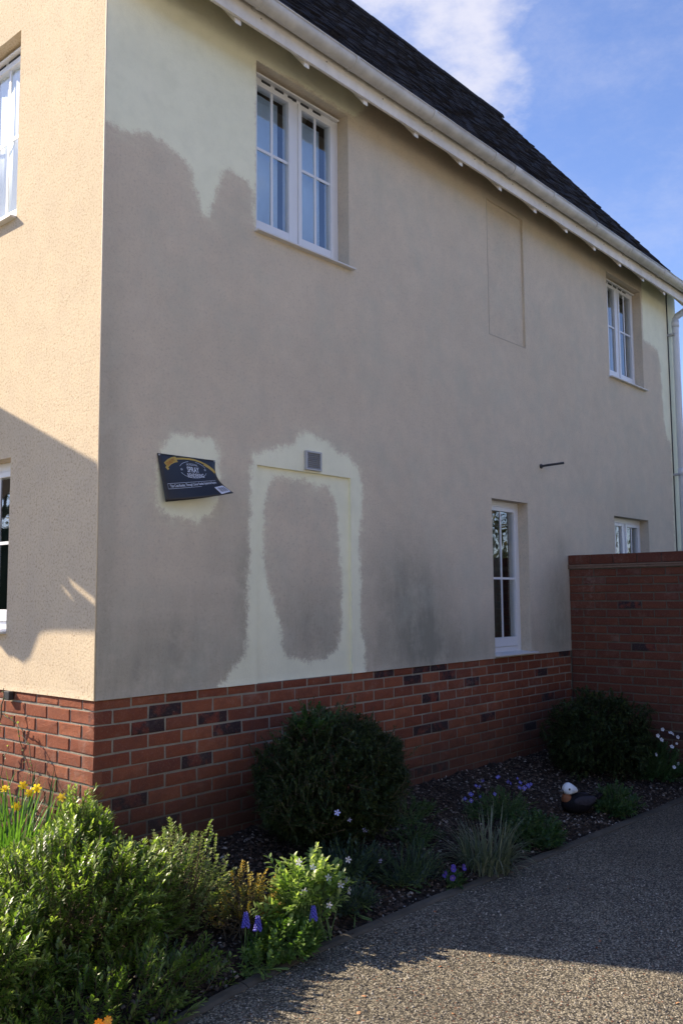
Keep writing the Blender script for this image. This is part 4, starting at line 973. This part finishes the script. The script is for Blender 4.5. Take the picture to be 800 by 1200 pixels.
# ------------------------------------------------------------------ DUCK ornament
dk = empty('duck_ornament', (3.22, -1.02, bed_z(3.22, -1.02)-.005), 'garden duck ornament with white head and dark body on the mulch', 'ornament')
dk.rotation_euler = (0, 0, R(-38)); dk.scale = (.80, .84, .88)
M_dbody = simple('duck body', (.008, .007, .009), .7, .3, 30, .2, .003, .15); M_dwing = simple('duck wing', (.035, .032, .042), .7, .4, 40, .5, .004, .2); M_dhead = simple('duck white', (.72, .76, .80), .5, .04); M_dbr = simple('duck breast', (.22, .08, .03), .7, .2); M_bill = simple('duck bill', (.10, .09, .085), .5)
def bodyf(v):
    q = v.copy(); t_ = max(0, v.x)
    q.z = v.z*(1-.35*t_**2)+.38*t_**2.2; q.y = v.y*(1-.35*t_**2)
    if q.z < -.75: q.z = -.75
    return q
MB().ell((0, 0, .075), (.155, .088, .082), 28, 18, bodyf).build('body', M_dbody, dk, True)
for sgn in (-1, 1):
    def wf(v, s=sgn): q = v.copy(); q.z += .45*max(0, v.x)**2; q.y *= 1; return q
    MB().ell((.03, sgn*.070, .105), (.105, .022, .040), 20, 12, wf).build('wing', M_dwing, dk, True)
MB().prism([(.13, .105), (.215, .150), (.22, .138), (.15, .075)], 'y', -.03, .03).build('tail', M_dbody, dk, True, bevel=.006)
MB().ell((-.105, 0, .115), (.046, .050, .050), 20, 14).build('breast', M_dbr, dk, True)
def hf(v):
    q = v.copy(); b_ = max(0, v.x); q.x *= 1.0+.35*b_; q.z = v.z*(1-.35*b_)-.28*b_**2; q.z = max(q.z, -.72); q.y *= 1-.3*b_; return q
MB().ell((-.082, 0, .192), (.060, .054, .050), 24, 16, hf).build('head', M_dhead, dk, True)
MB().ell((-.142, 0, .178), (.034, .020, .011), 14, 10, lambda v: Vector((v.x, v.y, v.z*(1.2+.6*v.x)))).build('bill', M_bill, dk, True)
for sgn in (-1, 1): MB().ell((-.100, sgn*.049, .198), (.009, .005, .009), 10, 8).build('eye', M_dark, dk, True)

# ------------------------------------------------------------------ just outside the view: added caster, shaped to throw the shadow on the gable, trees opposite
def back(y, z, Y0=2.35): t_ = (Y0-y)/SH.y; return (SH.x*t_, z+math.tan(SUN_EL)*t_)
outer = [(1.25, 1.76), (1.054, 1.66), (.559, 1.432), (.292, 1.304), (.125, 1.235), (-.02, 1.16), (-.02, .343), (.339, .345), (.50, .338), (.554, .317), (.60, .25), (.64, .19), (.701, .162), (.80, .19), (.853, .189), (.975, .259), (1.10, .40), (1.25, .42)]
caster = empty('shadow_caster', (0, 2.35, 1.2), 'unseen board and slab added to cast the shadow on the gable', 'shadow caster')
def flat_with_holes(poly, holes, Y, th):
    cu_ = bpy.data.curves.new('c', 'CURVE'); cu_.dimensions = '2D'; cu_.fill_mode = 'BOTH'; cu_.extrude = th/2
    for pl in [poly]+holes:
        s9 = cu_.splines.new('POLY'); s9.points.add(len(pl)-1); s9.use_cyclic_u = True
        for i, (a, b) in enumerate(pl): s9.points[i].co = (a, b, 0, 1)
    ob = bpy.data.objects.new('c', cu_); COL.objects.link(ob); dg = bpy.context.evaluated_depsgraph_get(); dg.update()
    me = bpy.data.meshes.new_from_object(ob.evaluated_get(dg)); bpy.data.objects.remove(ob)
    for v_ in me.vertices: v_.co = (v_.co.x, Y+v_.co.z, v_.co.y)
    return me
slot1 = [(.300, .655), (.24, .622), (-.012, .507), (-.012, .472), (.235, .592)]
slot2 = [(.345, .585), (.29, .575), (.205, .52), (.235, .518)]
me = flat_with_holes([back(*p) for p in outer], [[back(*p) for p in slot1], [back(*p) for p in slot2]], 0, .02)
o = link('caster_profile', me, M_wood, caster); o.location = (0, 0, -1.2)
q0, q1 = back(1.1, 1.70), back(-.02, 1.22)
mb = MB().prism([(0, 3.1-.0), (q0[0], q0[1]), (q1[0], q1[1]), (q1[0], q1[1]-.08), (q0[0], q0[1]-.08), (0, 3.0)], 'y', .012, 1.2); mb.build('caster_top', M_wood, caster).location = (0, 0, -1.2)

def tree(x, y, h, cr, seed, label):
    root = empty('tree', (x, y, G), label, 'tree', 'trees around the house')
    MB().tube([(0, 0, -.1), (.05, 0, h*.3), (.0, .1, h*.55), (.1, 0, h*.8)], .17, 10, .05).build('trunk', M_stem, root, True)
    mb = MB()
    for k in range(7):
        a = k*2.4; mb.tube([(.02, .02, h*(.3+.05*k)), (cr*.4*math.cos(a), cr*.4*math.sin(a), h*(.45+.05*k)), (cr*.8*math.cos(a), cr*.8*math.sin(a), h*(.55+.055*k))], .06, 6, .02)
    mb.build('limbs', M_stem, root, True)
    P, d = dome(2600, (0, 0, h*.62), (cr, cr, h*.40), lo=.3, zmin=-.9, lump=.3, seed=seed)
    lf = leaves(P, d+rng.normal(0, .8, d.shape), rng.uniform(.14, .30, len(P)), rng.uniform(.09, .18, len(P)))
    link('crown', join([lf]), M_tree, root, 'stuff')
for i, (x, y, h, c, lb) in enumerate([(17, -13.5, 6.5, 2.7, 'broadleaved tree across the driveway nearest the pale houses'), (21.5, -12, 7.5, 3.2, 'broadleaved tree across the driveway between two others'), (27, -11, 7.5, 3.4, 'broadleaved tree across the driveway farthest from the pale houses')]):
    tree(x, y, h, c, i*3.3, lb)
for (x, y, h, c, lb) in [(-14, 27, 8, 3.2, 'broadleaved tree beyond the gable, nearer the house'), (-19, 30, 8.5, 3.4, 'broadleaved tree beyond the gable, farther from the house')]:
    tree(x, y, h, c, x, lb)
# unseen pale houses, added behind the viewer to bounce warm light onto the wall
M_opp = simple('added house render', (.46, .45, .42), .9, .08, 3, .2)
def opposite(x0, x1, y, h, label):
    r_ = empty('house', ((x0+x1)/2, y, G), label, 'house', 'added bounce houses'); cx = (x0+x1)/2; w2 = (x1-x0)/2
    MB().box((-w2, -7, 0), (w2, 0, h)).build('wall', M_opp, r_)
    MB().prism([(.35, h-.1), (-3.5, h+3.2), (-7.35, h-.1)], 'x', -w2-.2, w2+.2).build('roof', M_tile, r_)
    for k in range(int(w2*2/2.6)):
        for z in (1.0, 3.6):
            x = -w2+1.3+2.6*k; f_ = MB().box((x-.5, .0, z), (x+.5, .04, z+1.1)).build('window', M_upvc, r_); MB().box((x-.44, .041, z+.06), (x+.44, .05, z+1.04)).build('pane', M_black, f_)
opposite(-19, -8, -14.5, 5.2, 'pale two storey house added across the driveway to bounce light, far left')
opposite(-7, 3.5, -14, 5.2, 'pale two storey house added across the driveway to bounce light, directly behind the viewer')
opposite(4.5, 13.5, -14.5, 5.2, 'pale two storey house beside the trees, added to bounce light')
M_pave = simple('pale paving', (.20, .19, .175), .9, .2, 6, .3)
tag(link('bounce_paving', mesh([(-30, -14.2, G-.012), (34, -14.2, G-.012), (34, -5.5, G-.012), (-30, -5.5, G-.012)], [(0, 1, 2, 3)]), M_pave), kind='structure')  # pale surface added behind the viewer, bouncing sun onto the shaded wall
P = np.stack([rng.uniform(2.6, 15, 9000), -5.3+rng.normal(0, .22, 9000), G+rng.uniform(0, 2.3, 9000)], -1); d = rng.normal(0, 1, P.shape)
P2 = np.stack([rng.uniform(-16, -3, 7000), 14+rng.normal(0, .2, 7000), G+rng.uniform(0, 3.3, 7000)], -1); d2 = rng.normal(0, 1, P2.shape)
hd = empty('hedge', (-9.5, 14, G), 'tall hedge added beyond the gable to darken the lower window reflection', 'hedge'); o = link('foliage', join([leaves(P2, d2, rng.uniform(.08, .16, len(P2)), rng.uniform(.05, .10, len(P2)))]), M_tree, hd, 'stuff'); o.location = -hd.location  # added out of view so the lower gable window reflects something dark
MB().box((-6.4, -.14, 0), (6.4, .14, 3.1)).build('added_hedge_core', M_leafG, hd)
hd = empty('hedge', (8.8, -5.3, G), 'tall dark hedge added across the driveway to dim the lower right', 'hedge'); o = link('foliage', join([leaves(P, d, rng.uniform(.06, .13, len(P)), rng.uniform(.04, .08, len(P)))]), M_leafG, hd, 'stuff'); o.location = -hd.location  # added out of view to block low light from the bed and plinth
MB().box((-6.1, -.14, 0), (6.1, .14, 2.15)).build('added_hedge_core', M_leafG, hd)
P = np.stack([rng.uniform(14.5, 30, 5000), -10+rng.normal(0, .35, 5000), G+rng.uniform(0, 1.9, 5000)], -1); d = rng.normal(0, 1, P.shape)
lf = leaves(P, d, rng.uniform(.08, .18, len(P)), rng.uniform(.05, .10, len(P)))
hd = empty('hedge', (22, -10, G), 'long clipped hedge under the trees across the driveway', 'hedge'); o = link('foliage', join([lf]), M_tree, hd, 'stuff'); o.location = -hd.location
